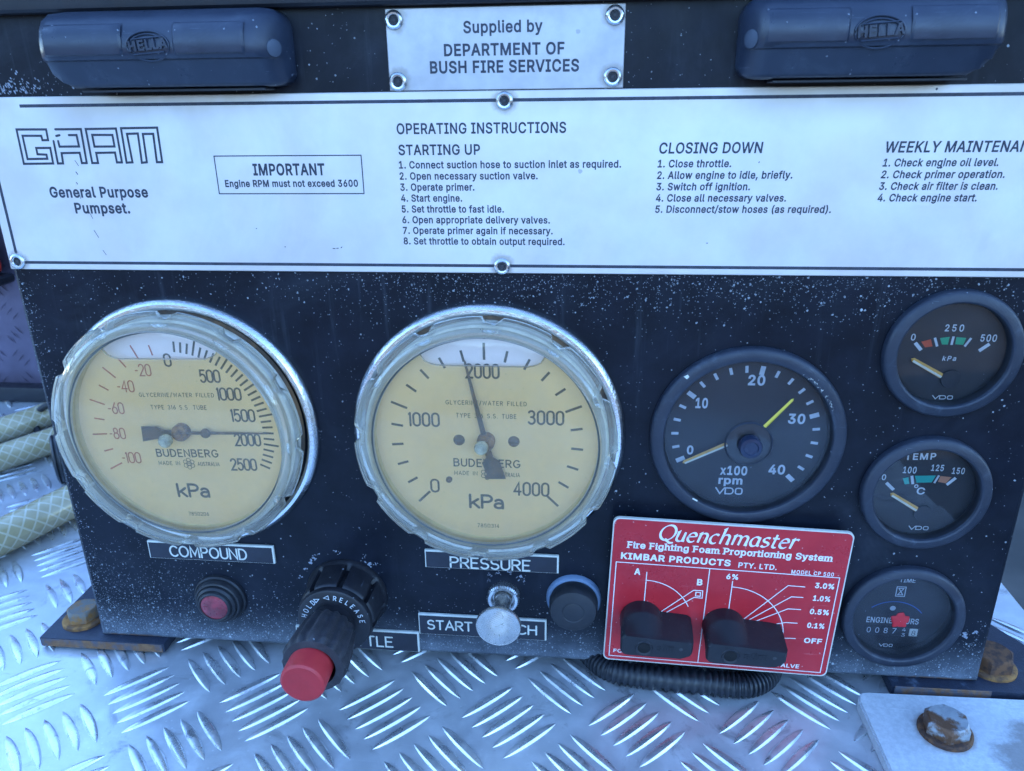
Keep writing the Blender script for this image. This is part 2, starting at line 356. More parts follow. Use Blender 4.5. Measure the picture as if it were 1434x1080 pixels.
def lathe(prof, seg=96, rf=None, m=None, cap0=False, cap1=False, cx=0, cz=0, axis='y'):
    """turn profile [(r, y)] about the y axis; rf(angle, r, y) may vary the radius"""
    m = m or MB(); vs = []; n = len(prof)
    for i in range(seg):
        a = 2*math.pi*i/seg
        for r, y in prof:
            rr = rf(a, r, y) if rf else r
            vs.append((cx+rr*math.cos(a), y, cz+rr*math.sin(a)) if axis == 'y' else (cx+rr*math.cos(a), cz+rr*math.sin(a), y))
    fs = []
    for i in range(seg):
        j = (i+1) % seg
        for k in range(n-1):
            f = (i*n+k, j*n+k, j*n+k+1, i*n+k+1)
            fs.append(f if axis == 'y' else f[::-1])
    if cap0: fs.append(tuple(i*n for i in range(seg)))
    if cap1: fs.append(tuple(i*n+n-1 for i in range(seg))[::-1])
    m.add(vs, fs); return m

def disc(r, y, seg=64, cx=0, cz=0, m=None):
    m = m or MB(); m.add([(cx+r*math.cos(2*math.pi*i/seg), y, cz+r*math.sin(2*math.pi*i/seg)) for i in range(seg)], [tuple(range(seg))]); return m

def tube(pts, r, seg=16, m=None, rfun=None, uvs=False, caps=False):
    m = m or MB(); P = [Vector(p) for p in pts]; n = len(P); base = len(m.v); L = 0
    up = Vector((0, 0, 1)); uv = []
    for i, p in enumerate(P):
        t = (P[min(i+1, n-1)]-P[max(i-1, 0)]).normalized(); s_ = t.cross(up)
        if s_.length < .1: s_ = t.cross(Vector((0, 1, 0)))
        s_.normalize(); q = s_.cross(t)
        if i: L += (P[i]-P[i-1]).length
        rr = rfun(L, i) if rfun else r
        for k in range(seg+(1 if uvs else 0)):
            a = 2*math.pi*k/seg; m.v.append(tuple(p+s_*math.cos(a)*rr+q*math.sin(a)*rr)); uv.append((L/10, k/seg))
    w_ = seg+(1 if uvs else 0)
    for i in range(n-1):
        for k in range(seg):
            a, b = base+i*w_+k, base+i*w_+(k+1) % w_; m.f.append((a, b, b+w_, a+w_))
    if caps:
        m.f.append(tuple(base+k for k in range(seg))); m.f.append(tuple(base+(n-1)*w_+k for k in range(seg))[::-1])
    if uvs: m.uv = uv
    return m

def spline(pts, n=12):
    P = [Vector(p) for p in pts]; P = [P[0]*2-P[1]]+P+[P[-1]*2-P[-2]]; out = []
    for i in range(1, len(P)-2):
        for k in range(n):
            t = k/n; a, b, c, d = P[i-1:i+3]
            out.append(.5*((2*b)+(-a+c)*t+(2*a-5*b+4*c-d)*t*t+(-a+3*b-3*c+d)*t**3))
    out.append(P[-2]); return out

_lift = [0]
def ribbon(m, pts, wd, y, closed=False, wf=None, caps=True):
    """flat stroke in the XZ plane facing -Y; each stroke lies a hair above the last"""
    P = [Vector((p[0], p[1])) for p in pts]
    Q = [P[0]]
    for p in P[1:]:
        if (p-Q[-1]).length > 1e-4: Q.append(p)
    P = Q
    if closed and (P[0]-P[-1]).length < 1e-4: P.pop()
    n = len(P)
    if n < 2: return
    _lift[0] = (_lift[0]+1) % 9; y = y-.003*_lift[0]
    Lf, Rt = [], []
    for i in range(n):
        a = P[i-1] if (i or closed) else None; b = P[(i+1) % n] if (i < n-1 or closed) else None
        d0 = (P[i]-a).normalized() if a is not None else None; d1 = (b-P[i]).normalized() if b is not None else None
        d0 = d0 or d1; d1 = d1 or d0
        n0 = Vector((-d0.y, d0.x)); n1 = Vector((-d1.y, d1.x)); mn = n0+n1
        mn = mn.normalized() if mn.length > .05 else n0
        k = 1/max(.45, mn.dot(n1)); h = (wf(math.atan2((d0+d1).y, (d0+d1).x)) if wf else wd)/2
        Lf.append(P[i]+mn*h*k); Rt.append(P[i]-mn*h*k)
    vs = [(p.x, y, p.y) for p in Lf]+[(p.x, y, p.y) for p in Rt]; fs = []
    for i in range(n if closed else n-1):
        j = (i+1) % n; fs.append((n+i, n+j, j, i))
    if caps and not closed and not wf:
        for e, d in ((0, (P[0]-P[1]).normalized()), (n-1, (P[-1]-P[-2]).normalized())):
            nn = Vector((-d.y, d.x)); k0 = len(vs); pts_ = [P[e]+(nn*math.cos(t)+d*math.sin(t))*wd/2 for t in [math.pi*q/4 for q in range(5)]]
            vs += [(p.x, y, p.y) for p in pts_]; fs.append(tuple(range(k0, k0+5))[::-1])
    m.add(vs, fs)

# --- engraving alphabet: one-line strokes in a cell of cap height 1
def arc(cx, cy, rx, ry, a0, a1, n=8):
    return [(cx+rx*math.cos(R(a0+(a1-a0)*i/n)), cy+ry*math.sin(R(a0+(a1-a0)*i/n))) for i in range(n+1)]
def stad(w, r):            # upright rounded oblong
    return arc(w/2, 1-r, w/2, r, 0, 180, 8)+arc(w/2, r, w/2, r, 180, 360, 8)
G = {
 '0': (.5, [('c', stad(.5, .25))]), '1': (.12, [[(.10, 0), (.10, 1)], [(.10, 1), (.02, .9)]]),
 '2': (.5, [arc(.25, .74, .24, .26, 165, -30, 10)+[(.02, 0), (.5, 0)]]),
 '3': (.5, [arc(.24, .76, .22, .24, 150, -80, 9)+[(.2, .53)], arc(.24, .27, .25, .27, 88, -150, 10)]),
 '4': (.52, [[(.38, 0), (.38, 1), (.02, .28), (.52, .28)]]),
 '5': (.5, [[(.45, 1), (.08, 1), (.05, .56)]+arc(.25, .33, .25, .33, 125, -150, 12)]),
 '6': (.5, [[(.36, 1), (.06, .45)], ('c', arc(.25, .3, .24, .3, 0, 360, 16))]),
 '7': (.45, [[(0, 1), (.45, 1), (.15, 0)]]),
 '8': (.5, [('c', arc(.25, .76, .2, .24, 0, 360, 14)), ('c', arc(.25, .27, .25, .27, 0, 360, 14))]),
 '9': (.5, [('c', arc(.25, .7, .24, .3, 0, 360, 16)), [(.44, .55), (.14, 0)]]),
 '-': (.24, [[(.02, .45), (.22, .45)]]), '/': (.4, [[(0, -.1), (.4, 1.1)]]), '.': (.08, [[(.03, .0), (.05, .02)]]),
 'A': (.66, [[(0, 0), (.33, 1), (.66, 0)], [(.11, .32), (.55, .32)]]),
 'B': (.56, [('c', [(0, 0), (0, 1), (.3, 1)]+arc(.3, .765, .22, .235, 90, -90, 8)+arc(.3, .265, .26, .265, 90, -90, 8)), [(0, .53), (.3, .53)]]),
 'C': (.62, [arc(.36, .5, .36, .5, 45, 315, 16)]), 'D': (.62, [('c', [(0, 0), (0, 1), (.22, 1)]+arc(.22, .5, .38, .5, 90, -90, 12))]),
 'E': (.48, [[(.48, 1), (0, 1), (0, 0), (.48, 0)], [(0, .52), (.4, .52)]]), 'F': (.46, [[(.46, 1), (0, 1), (0, 0)], [(0, .52), (.38, .52)]]),
 'G': (.66, [arc(.36, .5, .36, .5, 45, 340, 16)+[(.68, .45), (.42, .45)]]), 'H': (.58, [[(0, 0), (0, 1)], [(.58, 0), (.58, 1)], [(0, .52), (.58, .52)]]),
 'I': (.06, [[(.03, 0), (.03, 1)]]), 'L': (.44, [[(0, 1), (0, 0), (.44, 0)]]), 'M': (.74, [[(0, 0), (.04, 1), (.37, .2), (.70, 1), (.74, 0)]]),
 'N': (.6, [[(0, 0), (0, 1), (.6, 0), (.6, 1)]]), 'O': (.74, [('c', arc(.37, .5, .37, .5, 0, 360, 22))]),
 'P': (.54, [[(0, 0), (0, 1), (.28, 1)]+arc(.28, .74, .26, .26, 90, -90, 9)+[(0, .48)]]),
 'R': (.56, [[(0, 0), (0, 1), (.28, 1)]+arc(.28, .74, .26, .26, 90, -90, 9)+[(0, .48)], [(.26, .48), (.56, 0)]]),
 'S': (.54, [arc(.27, .75, .25, .25, 35, 250, 10)+arc(.27, .26, .27, .26, 75, -150, 11)]),
 'T': (.56, [[(0, 1), (.56, 1)], [(.28, 1), (.28, 0)]]), 'U': (.58, [[(0, 1), (0, .3)]+arc(.29, .29, .29, .29, 180, 360, 10)+[(.58, 1)]]),
 'W': (.86, [[(0, 1), (.2, 0), (.43, .9), (.66, 0), (.86, 1)]]), 'Y': (.6, [[(0, 1), (.3, .5), (.6, 1)], [(.3, .5), (.3, 0)]]),
 'K': (.56, [[(0, 0), (0, 1)], [(.52, 1), (0, .4)], [(.16, .56), (.56, 0)]]), 'V': (.62, [[(0, 1), (.31, 0), (.62, 1)]]),
 'k': (.5, [[(0, 0), (0, 1.02)], [(.44, .68), (.0, .28)], [(.14, .42), (.48, 0)]]),
 'a': (.48, [arc(.22, .48, .2, .2, 150, 20, 6)+[(.44, .4), (.44, 0)], arc(.22, .2, .22, .2, 60, 340, 10)]),
 ' ': (.35, []),
}
def strokes(m, text, x0, x1, z, cap, wd, y, rot=0, gap=.22, ital=0):
    """monoline text fitted to run from x0 to x1 on baseline z"""
    W = 0; pos = []
    for ch in text: pos.append(W); W += G[ch][0]+gap
    W -= gap; sx = (x1-x0)/W; c, s = math.cos(R(rot)), math.sin(R(rot))
    for ch, px in zip(text, pos):
        for st in G[ch][1]:
            cl = isinstance(st, tuple); pp = st[1] if cl else st
            q = []
            for a, b in pp:
                X_ = (px+a)*sx+b*cap*ital; Z_ = b*cap
                q.append((x0+X_*c-Z_*s, z+X_*s+Z_*c))
            ribbon(m, q, wd, y, cl)

# --- outline alphabet: every letter as closed loops in 1/1000 em, cap height 509
SANS = json.loads(r"""{" ":[188,[]],"%":[676,[[175,283,146,286,121,297,101,314,86,335,78,360,75,388,75,412,78,440,87,464,101,486,121,503,146,513,175,517,206,513,230,503,250,486,264,464,273,440,276,412,276,388,273,360,264,335,250,314,230,297,205,286],[175,327,198,332,212,346,221,365,223,388,223,412,213,454,198,468,175,473,153,468,138,454,130,435,127,412,127,388,130,365,138,346,153,332],[501,-10,471,-6,446,5,426,21,412,43,403,68,400,95,400,120,403,147,412,172,427,194,447,210,471,221,501,225,531,221,556,210,576,194,590,172,598,147,601,120,601,95,598,68,589,43,575,21,555,5,531,-6],[501,35,523,39,538,53,546,73,549,95,549,120,538,162,524,176,501,180,479,176,464,162,456,142,453,120,453,95,455,73,464,53,479,39],[132,0,482,509,540,509,191,0]]],"(":[273,[[89,207,101,324,132,441,177,539,236,539,191,428,161,313,151,207,160,115,188,16,236,-96,177,-96,139,-21,111,55,95,131]]],")":[273,[[37,-96,86,18,113,116,122,207,112,313,82,428,37,539,97,539,142,441,173,323,184,207,178,130,161,53,134,-22,97,-96]]],",":[188,[[38,-119,68,71,137,71,84,-119]]],"-":[453,[[337,244,337,188,114,188,114,244]]],".":[188,[[95,-4,78,-1,63,9,53,24,50,41,53,59,63,73,78,83,95,87,113,83,128,73,138,59,141,41,138,24,128,9,113,-1]]],"/":[249,[[235,533,71,-76,14,-76,178,533]]],"0":[453,[[227,-7,174,1,130,24,95,62,69,113,53,178,48,254,53,330,69,395,95,447,130,484,174,508,227,516,279,508,323,484,358,447,384,395,400,330,405,254,400,178,384,113,359,62,323,24,279,1],[227,50,261,56,290,74,313,103,330,144,340,194,344,254,340,314,330,365,313,405,290,435,261,453,227,460,192,453,163,435,140,405,123,365,113,314,109,254,113,194,123,144,140,103,163,74,192,56]]],"1":[453,[[76,0,76,55,391,55,391,0],[276,509,276,0,212,0,212,448,209,448,86,358,86,427,198,509]]],"2":[453,[[64,0,64,47,234,229,282,282,311,327,320,371,317,397,308,419,293,436,273,449,224,460,196,457,172,447,153,433,139,413,130,390,127,362,66,362,71,405,86,442,111,473,143,496,182,511,225,516,268,511,306,497,337,474,361,445,376,411,381,372,371,318,336,259,267,180,153,60,153,57,389,57,389,0]]],"3":[453,[[218,-7,173,-3,133,10,98,30,70,57,52,91,44,132,109,132,115,107,126,87,144,71,165,59,219,50,275,61,297,74,315,93,325,116,329,145,326,172,316,196,299,217,275,234,242,244,201,248,157,248,157,299,288,448,288,452,70,452,70,509,372,509,372,461,211,278,211,289,264,288,308,276,344,253,371,222,387,186,393,145,387,103,370,66,344,36,309,12,266,-2]]],"4":[453,[[40,105,40,158,247,509,311,509,109,166,109,163,413,163,413,105],[282,0,282,121,282,146,282,318,343,318,343,0]]],"5":[453,[[221,-7,178,-2,140,11,108,32,83,60,66,93,60,130,122,130,127,108,138,89,173,60,221,50,250,53,276,64,298,82,314,104,324,131,328,162,324,193,314,221,297,244,275,262,248,273,218,277,167,268,128,246,67,253,96,509,366,509,366,452,151,452,134,301,136,301,178,325,229,334,263,330,294,321,321,306,345,285,364,260,379,231,388,199,391,163,385,117,369,76,343,41,309,15,268,-1]]],"6":[453,[[226,-7,182,-1,142,15,109,40,84,74,69,115,64,162,68,199,80,239,137,340,252,509,322,509,151,261,145,261,165,288,196,307,235,314,278,309,316,295,346,271,370,240,384,201,389,157,384,112,368,73,343,39,310,14,271,-2],[226,48,254,52,279,63,299,79,314,101,324,128,327,157,324,187,314,213,299,235,279,251,254,262,226,265,198,262,174,252,153,235,138,214,128,188,125,158,128,128,138,102,153,79,174,63,198,52]]],"7":[453,[[97,0,323,448,323,452,62,452,62,509,391,509,391,449,165,0]]],"8":[453,[[226,-7,178,-2,136,11,101,33,74,62,57,96,52,135,55,166,65,195,81,220,101,241,125,256,153,265,153,267,119,282,93,308,76,342,70,380,75,417,90,450,114,477,146,498,184,511,226,516,269,511,306,498,337,477,361,450,377,417,382,380,376,342,359,308,333,282,300,267,300,265,327,256,351,241,372,220,387,195,397,166,401,135,395,96,378,62,352,33,317,11,275,-2],[226,49,258,52,285,60,307,74,323,91,333,113,337,139,333,165,322,189,305,208,283,223,256,232,226,235,196,232,169,223,147,208,130,189,119,165,115,139,119,113,129,91,145,74,167,60,195,52],[226,290,274,300,293,313,307,330,316,351,319,376,316,399,308,420,294,437,275,449,226,460,177,449,159,437,145,420,136,399,133,376,136,351,145,330,159,313,178,300]]],"9":[453,[[226,516,271,510,310,494,343,468,368,434,384,393,389,347,385,309,373,270,315,168,200,0,130,0,301,248,307,248,287,221,257,202,218,195,175,199,137,214,106,237,83,269,68,307,64,352,69,397,85,436,110,469,143,494,182,510],[226,460,199,457,174,446,154,429,138,407,129,381,125,352,129,322,138,295,154,274,174,257,199,247,226,243,254,247,279,257,299,273,314,295,324,321,327,350,324,381,314,407,299,429,279,446,254,457]]],"A":[480,[[16,0,201,509,276,509,463,0,395,0,287,302,264,372,232,478,245,478,213,371,191,302,85,0],[110,142,110,199,370,199,370,142]]],"B":[456,[[60,0,60,509,241,509,289,504,329,491,359,469,381,442,394,410,398,374,395,344,387,320,356,286,315,267,315,262,339,257,363,245,385,227,402,203,414,173,418,136,413,100,400,67,377,39,344,18,301,4,247,0],[125,57,245,57,296,63,330,80,349,105,355,137,352,161,342,184,327,203,306,218,279,228,248,231,125,231],[125,285,238,285,288,296,308,309,323,326,333,348,336,372,330,403,313,429,283,446,240,452,125,452]]],"C":[510,[[267,-7,205,1,150,25,104,63,70,115,48,179,40,254,48,329,70,393,104,445,150,484,205,508,267,516,340,504,373,490,402,471,427,447,448,418,463,385,473,348,408,348,389,395,357,428,315,449,267,456,223,450,184,432,150,403,125,364,109,314,103,254,109,194,125,145,151,105,184,76,223,59,267,53,315,60,357,81,389,114,408,160,473,160,463,124,448,91,428,62,402,38,373,19,341,5,305,-4]]],"D":[502,[[219,0,96,0,96,57,215,57,272,63,318,81,354,110,379,149,394,198,399,255,394,312,379,361,354,399,320,428,275,446,221,452,93,452,93,509,225,509,294,501,353,478,399,441,433,391,455,329,462,255,455,181,433,119,398,68,351,31,291,8],[125,509,125,0,60,0,60,509]]],"E":[419,[[60,0,60,509,372,509,372,452,125,452,125,286,355,286,355,229,125,229,125,57,375,57,375,0]]],"F":[410,[[60,0,60,509,369,509,369,452,125,452,125,278,346,278,346,221,125,221,125,0]]],"G":[520,[[269,-7,205,1,149,25,104,64,69,116,47,179,40,254,47,329,69,393,103,445,149,484,203,508,265,516,304,513,340,504,374,489,403,469,429,445,449,416,465,384,474,349,408,349,387,393,356,427,315,448,265,456,222,450,183,432,150,404,125,364,109,314,103,254,109,194,125,145,151,105,184,76,224,59,269,53,309,57,345,71,374,93,396,123,410,160,415,202,434,199,283,199,283,256,478,256,478,200,471,141,451,91,419,50,377,19,326,0]]],"H":[517,[[60,0,60,509,125,509,125,289,392,289,392,509,457,509,457,0,392,0,392,232,125,232,125,0]]],"I":[300,[[31,0,31,57,118,57,118,452,31,452,31,509,269,509,269,452,183,452,183,57,269,57,269,0]]],"K":[467,[[104,145,104,216,139,261,174,303,212,344,364,509,448,509,231,276,228,276],[60,0,60,509,125,509,125,334,124,225,125,193,125,0],[372,0,188,259,228,309,449,0]]],"L":[393,[[60,0,60,509,125,509,125,57,361,57,361,0]]],"M":[628,[[60,0,60,509,152,509,277,187,287,159,299,123,311,84,322,49,307,49,318,83,330,121,342,158,352,187,476,509,568,509,568,0,504,0,504,291,504,327,505,369,506,413,507,457,513,457,498,409,482,363,467,322,456,291,342,0,286,0,170,291,159,321,145,361,129,408,112,457,119,457,120,416,121,372,122,328,122,291,122,0]]],"N":[523,[[60,0,60,509,136,509,343,183,363,151,388,107,414,55,405,54,401,108,399,157,399,195,399,509,463,509,463,0,387,0,202,290,177,331,148,381,108,452,119,454,122,384,124,328,125,291,125,0]]],"O":[533,[[267,-7,205,1,150,25,105,63,70,115,48,179,40,254,48,329,70,393,105,445,150,484,205,508,267,516,329,508,384,484,429,445,464,393,486,329,493,254,486,179,464,115,429,63,384,25,329,1],[267,53,310,59,349,76,383,105,408,144,425,194,430,254,425,314,408,365,383,404,349,433,310,450,267,456,223,450,184,433,151,404,125,364,109,314,103,254,109,194,125,144,151,105,184,76,223,59]]],"P":[445,[[60,0,60,509,235,509,289,503,332,487,366,462,390,430,404,391,409,348,404,304,390,265,366,233,332,207,289,191,235,186,109,186,109,242,233,242,269,246,297,256,318,272,333,294,342,319,344,348,342,376,333,402,318,423,297,439,268,449,232,452,125,452,125,0]]],"R":[449,[[60,0,60,509,236,509,290,504,333,489,367,465,390,433,405,395,409,352,405,309,390,271,367,240,333,217,289,203,236,198,96,198,96,255,234,255,269,258,298,267,319,281,334,300,342,324,345,352,342,380,334,405,319,425,298,440,269,449,233,452,125,452,125,0],[353,0,230,229,303,229,428,0]]],"S":[447,[[224,-9,172,-4,128,9,91,31,64,60,46,96,38,137,104,137,110,110,123,88,142,71,166,59,224,49,257,52,286,60,311,74,329,92,341,114,346,139,342,161,332,179,296,205,245,222,184,239,128,260,86,289,60,326,52,372,58,413,75,448,102,476,138,498,180,511,227,516,275,511,316,498,351,476,377,449,394,415,401,378,337,378,326,412,302,437,267,453,225,459,194,456,167,448,145,435,129,418,118,398,115,376,119,352,131,334,169,308,212,293,264,279,312,264,359,238,395,198,405,171,408,139,403,99,386,64,360,34,323,11,278,-4]]],"T":[449,[[32,452,32,509,417,509,417,452,257,452,257,0,193,0,193,452]]],"U":[517,[[259,-8,203,-2,154,15,114,43,85,80,66,124,60,173,60,509,124,509,124,178,128,144,141,113,160,87,187,68,220,56,259,52,298,56,331,68,357,87,377,113,389,144,393,178,393,509,457,509,457,173,451,124,433,80,403,43,363,15,315,-2]]],"V":[480,[[204,0,16,509,84,509,192,206,215,137,248,31,235,31,267,138,290,206,395,509,463,509,278,0]]],"W":[686,[[155,0,16,509,82,509,163,196,175,145,187,94,197,40,189,40,200,94,211,145,224,196,306,509,380,509,462,196,474,145,486,94,497,40,488,40,499,94,510,145,523,196,603,509,670,509,530,0,455,0,368,323,351,391,336,475,350,475,335,395,318,323,230,0]]],"Y":[472,[[203,0,203,208,16,509,91,509,192,344,222,292,250,230,224,230,251,293,280,344,381,509,455,509,268,208,268,0]]],"a":[389,[[160,-9,126,-5,94,5,68,22,48,45,35,73,30,108,34,138,43,161,58,179,78,193,125,211,178,220,234,227,265,235,273,243,276,255,276,257,267,297,240,322,196,331,149,322,118,301,100,274,41,291,57,322,79,346,104,364,133,375,194,384,239,379,286,360,306,343,322,320,333,290,337,251,337,0,277,0,277,52,272,52,252,25,215,1],[170,45,202,49,228,59,248,74,263,93,272,115,276,138,276,190,259,182,231,176,200,171,175,168,134,159,103,139,95,124,92,105,102,72,130,52]]],"b":[424,[[229,-8,198,-5,172,4,138,31,118,59,112,59,112,0,53,0,53,509,114,509,114,319,118,319,137,346,171,373,197,381,229,384,274,378,313,361,345,332,370,293,385,245,390,189,385,133,370,84,346,45,313,16,274,-2],[220,47,253,51,279,66,301,88,316,117,325,151,328,189,325,227,316,261,301,290,280,311,253,325,220,330,188,325,161,312,140,291,125,263,116,229,113,189,116,150,125,115,140,86,162,65,188,51]]],"c":[396,[[207,-8,159,-2,117,16,82,46,56,85,40,133,34,187,40,243,56,291,82,330,117,360,159,378,207,384,260,377,305,356,340,322,362,277,303,262,290,289,270,311,242,325,207,330,173,325,145,310,124,287,108,258,99,224,96,187,99,151,108,117,124,89,145,66,173,51,207,46,243,52,271,66,292,89,304,117,363,102,341,56,306,21,261,-1]]],"d":[424,[[195,-8,151,-2,111,16,79,45,55,84,39,133,34,189,39,245,55,293,79,332,112,361,151,378,196,384,228,381,253,373,287,346,306,319,311,319,311,509,372,509,372,0,313,0,313,59,307,59,287,31,252,4,227,-5],[205,47,236,51,263,65,284,86,299,115,309,150,312,189,309,229,300,263,284,291,263,312,237,325,205,330,172,325,145,311,124,290,108,261,99,227,96,189,99,151,109,117,124,88,145,66,172,51]]],"e":[404,[[212,-8,161,-2,117,16,82,46,56,85,40,132,34,187,39,242,55,290,81,329,115,359,157,378,205,384,266,374,294,361,319,341,341,315,357,282,368,242,371,194,371,169,75,169,75,221,338,221,310,202,307,237,298,269,283,294,263,314,237,326,205,330,173,326,146,313,125,294,109,270,99,241,96,211,96,178,100,139,110,106,128,80,151,61,179,50,212,46,254,53,285,73,306,105,365,91,353,63,335,39,311,19,283,4,249,-5]]],"f":[254,[[228,379,228,327,6,327,6,379],[81,0,81,432,84,461,96,486,113,505,135,519,187,530,222,527,243,521,227,468,215,472,195,474,171,470,154,460,145,443,142,419,142,0]]],"g":[425,[[207,-151,168,-148,134,-140,82,-110,51,-69,101,-41,122,-66,154,-88,207,-97,249,-92,282,-75,304,-47,311,-6,311,68,306,68,287,41,252,16,227,8,195,5,152,10,113,27,80,53,55,90,39,136,34,191,39,246,55,293,80,332,112,361,152,378,196,384,228,382,253,373,288,346,308,319,313,319,313,379,372,379,372,-9,367,-54,350,-90,324,-117,291,-136,251,-147],[205,59,237,63,264,75,285,95,300,121,309,154,312,193,309,231,300,264,285,291,264,312,237,325,205,330,172,325,145,312,124,290,109,262,99,229,96,193,99,155,109,123,124,96,145,76,172,63]]],"h":[410,[[114,227,114,0,53,0,53,509,114,509,114,287,102,287,124,332,152,362,187,379,227,384,264,380,295,369,321,349,341,321,353,285,357,240,357,0,296,0,296,235,290,275,273,304,246,323,210,329,184,326,161,317,141,303,126,283,117,257]]],"i":[167,[[53,0,53,379,114,379,114,0],[84,443,67,446,54,455,44,468,41,483,44,499,54,512,67,521,84,524,100,521,114,512,123,499,126,483,123,468,114,455,100,446]]],"k":[381,[[110,137,110,212,121,212,284,379,360,379,184,199,177,199],[53,0,53,509,114,509,114,0],[294,0,148,186,191,229,372,0]]],"l":[189,[[139,-2,101,3,74,20,58,47,53,84,53,509,114,509,114,99,120,62,130,54,146,52,160,53,170,54,181,3,162,-1]]],"m":[610,[[53,0,53,379,112,379,112,295,108,295,118,323,132,346,172,376,219,386,257,380,287,361,309,331,321,295,312,295,322,321,337,343,381,375,437,386,468,383,497,372,522,354,541,328,553,296,557,255,557,0,496,0,496,254,490,289,473,313,447,326,419,330,395,328,374,320,345,290,335,247,335,0,274,0,274,260,269,288,253,311,229,326,199,330,158,320,140,307,126,289,117,266,114,238,114,0]]],"n":[410,[[114,227,114,0,53,0,53,379,112,379,112,287,102,287,124,332,152,362,187,379,227,384,264,380,295,369,321,349,341,321,353,285,357,240,357,0,296,0,296,235,290,275,273,304,246,323,210,329,184,326,161,317,141,303,126,283,117,257]]],"o":[415,[[207,-8,159,-2,117,16,82,46,56,85,40,133,34,187,40,243,56,291,82,330,117,360,159,378,207,384,256,378,299,360,333,330,359,291,376,243,381,187,376,133,359,85,333,46,299,16,256,-2],[207,46,242,51,270,66,292,89,307,117,316,151,319,187,316,224,307,258,292,287,270,310,242,325,207,330,173,325,145,310,124,287,108,258,99,224,96,187,99,151,108,117,124,89,145,66,173,51]]],"p":[424,[[53,-143,53,379,112,379,112,319,118,319,137,346,171,373,197,381,229,384,274,378,313,361,345,332,370,293,385,245,390,189,385,133,370,84,346,45,313,16,274,-2,229,-8,198,-5,173,4,138,31,118,59,114,59,114,-143],[220,47,253,51,279,66,301,88,316,117,325,151,328,189,325,227,316,261,301,290,280,311,253,325,220,330,188,325,161,312,140,291,125,263,116,229,113,189,116,150,125,115,140,86,162,65,188,51]]],"q":[424,[[372,-143,311,-143,311,59,306,59,287,31,252,4,227,-5,195,-8,151,-2,111,16,79,45,55,84,39,133,34,189,39,245,55,293,79,332,112,361,151,378,196,384,228,381,253,373,287,346,307,319,313,319,313,379,372,379],[205,47,236,51,263,65,284,86,299,115,309,150,312,189,309,229,300,263,284,291,263,312,237,325,205,330,172,325,145,311,124,290,108,261,99,227,96,189,99,151,109,117,124,88,145,66,172,51]]],"r":[259,[[53,0,53,379,112,379,112,321,115,321,130,347,152,367,181,380,213,385,229,384,243,384,243,322,230,324,207,326,182,323,159,315,140,301,126,284,117,262,114,237,114,0]]],"s":[365,[[182,-8,145,-5,112,3,84,18,62,38,45,63,36,94,94,107,105,79,124,60,150,49,181,45,217,50,244,62,262,81,268,103,265,121,254,136,237,147,212,155,149,170,104,186,72,208,53,237,47,274,51,305,65,332,87,354,115,370,149,381,187,384,223,381,254,372,279,358,299,339,324,290,268,277,258,298,243,316,219,328,187,333,156,329,131,317,114,299,109,277,112,258,124,243,172,223,229,209,275,194,306,171,325,142,331,107,326,75,312,47,290,24,260,6,223,-5]]],"t":[227,[[204,379,204,327,6,327,6,379],[65,471,126,471,126,98,128,76,136,61,150,53,170,50,185,51,202,54,213,2,192,-3,168,-4,125,2,92,21,72,52,65,93]]],"u":[410,[[182,-5,146,-1,115,11,89,31,69,59,57,95,53,139,53,379,114,379,114,144,119,105,137,75,164,56,200,50,226,53,249,62,268,77,283,97,293,122,296,153,296,379,357,379,357,0,298,0,298,92,307,92,286,47,257,17,222,0]]],"v":[389,[[163,0,17,379,84,379,165,155,187,87,206,21,184,21,203,87,224,155,305,379,371,379,226,0]]],"w":[567,[[138,0,23,379,87,379,133,214,154,137,175,41,165,41,186,135,206,214,252,379,316,379,362,214,382,136,402,41,391,41,413,135,434,214,480,379,545,379,429,0,368,0,319,172,305,225,291,280,277,338,291,338,277,280,263,225,248,172,199,0]]],"x":[379,[[21,0,171,218,171,171,29,379,100,379,147,306,179,253,207,206,175,206,202,253,233,306,282,379,352,379,209,169,209,214,358,0,287,0,231,85,200,136,173,182,205,182,178,136,148,85,91,0]]],"y":[389,[[47,-139,61,-86,71,-87,104,-89,130,-74,151,-36,163,-1,17,379,84,379,165,155,187,87,206,21,184,21,202,87,224,155,305,379,371,379,204,-58,177,-107,139,-136,91,-145,65,-143]]]}""")
def _offset(loops, d):
    """grow outlines by d (solid loops run one way round, counters the other)"""
    def area(L): return sum(L[i][0]*L[(i+1) % len(L)][1]-L[(i+1) % len(L)][0]*L[i][1] for i in range(len(L)))
    sg = 1 if max((area(L) for L in loops), key=abs) > 0 else -1
    out = []
    for L in loops:
        P = [Vector(p) for p in L]; n = len(P); Q = []
        for i in range(n):
            a = (P[i]-P[i-1]).normalized(); b = (P[(i+1) % n]-P[i]).normalized()
            na, nb = Vector((a.y, -a.x)), Vector((b.y, -b.x)); mn = na+nb
            mn = mn.normalized() if mn.length > .1 else na
            Q.append(P[i]+mn*d*sg/max(.55, mn.dot(na)))
        out.append([(q.x, q.y) for q in Q])
    return out
_gc = {}
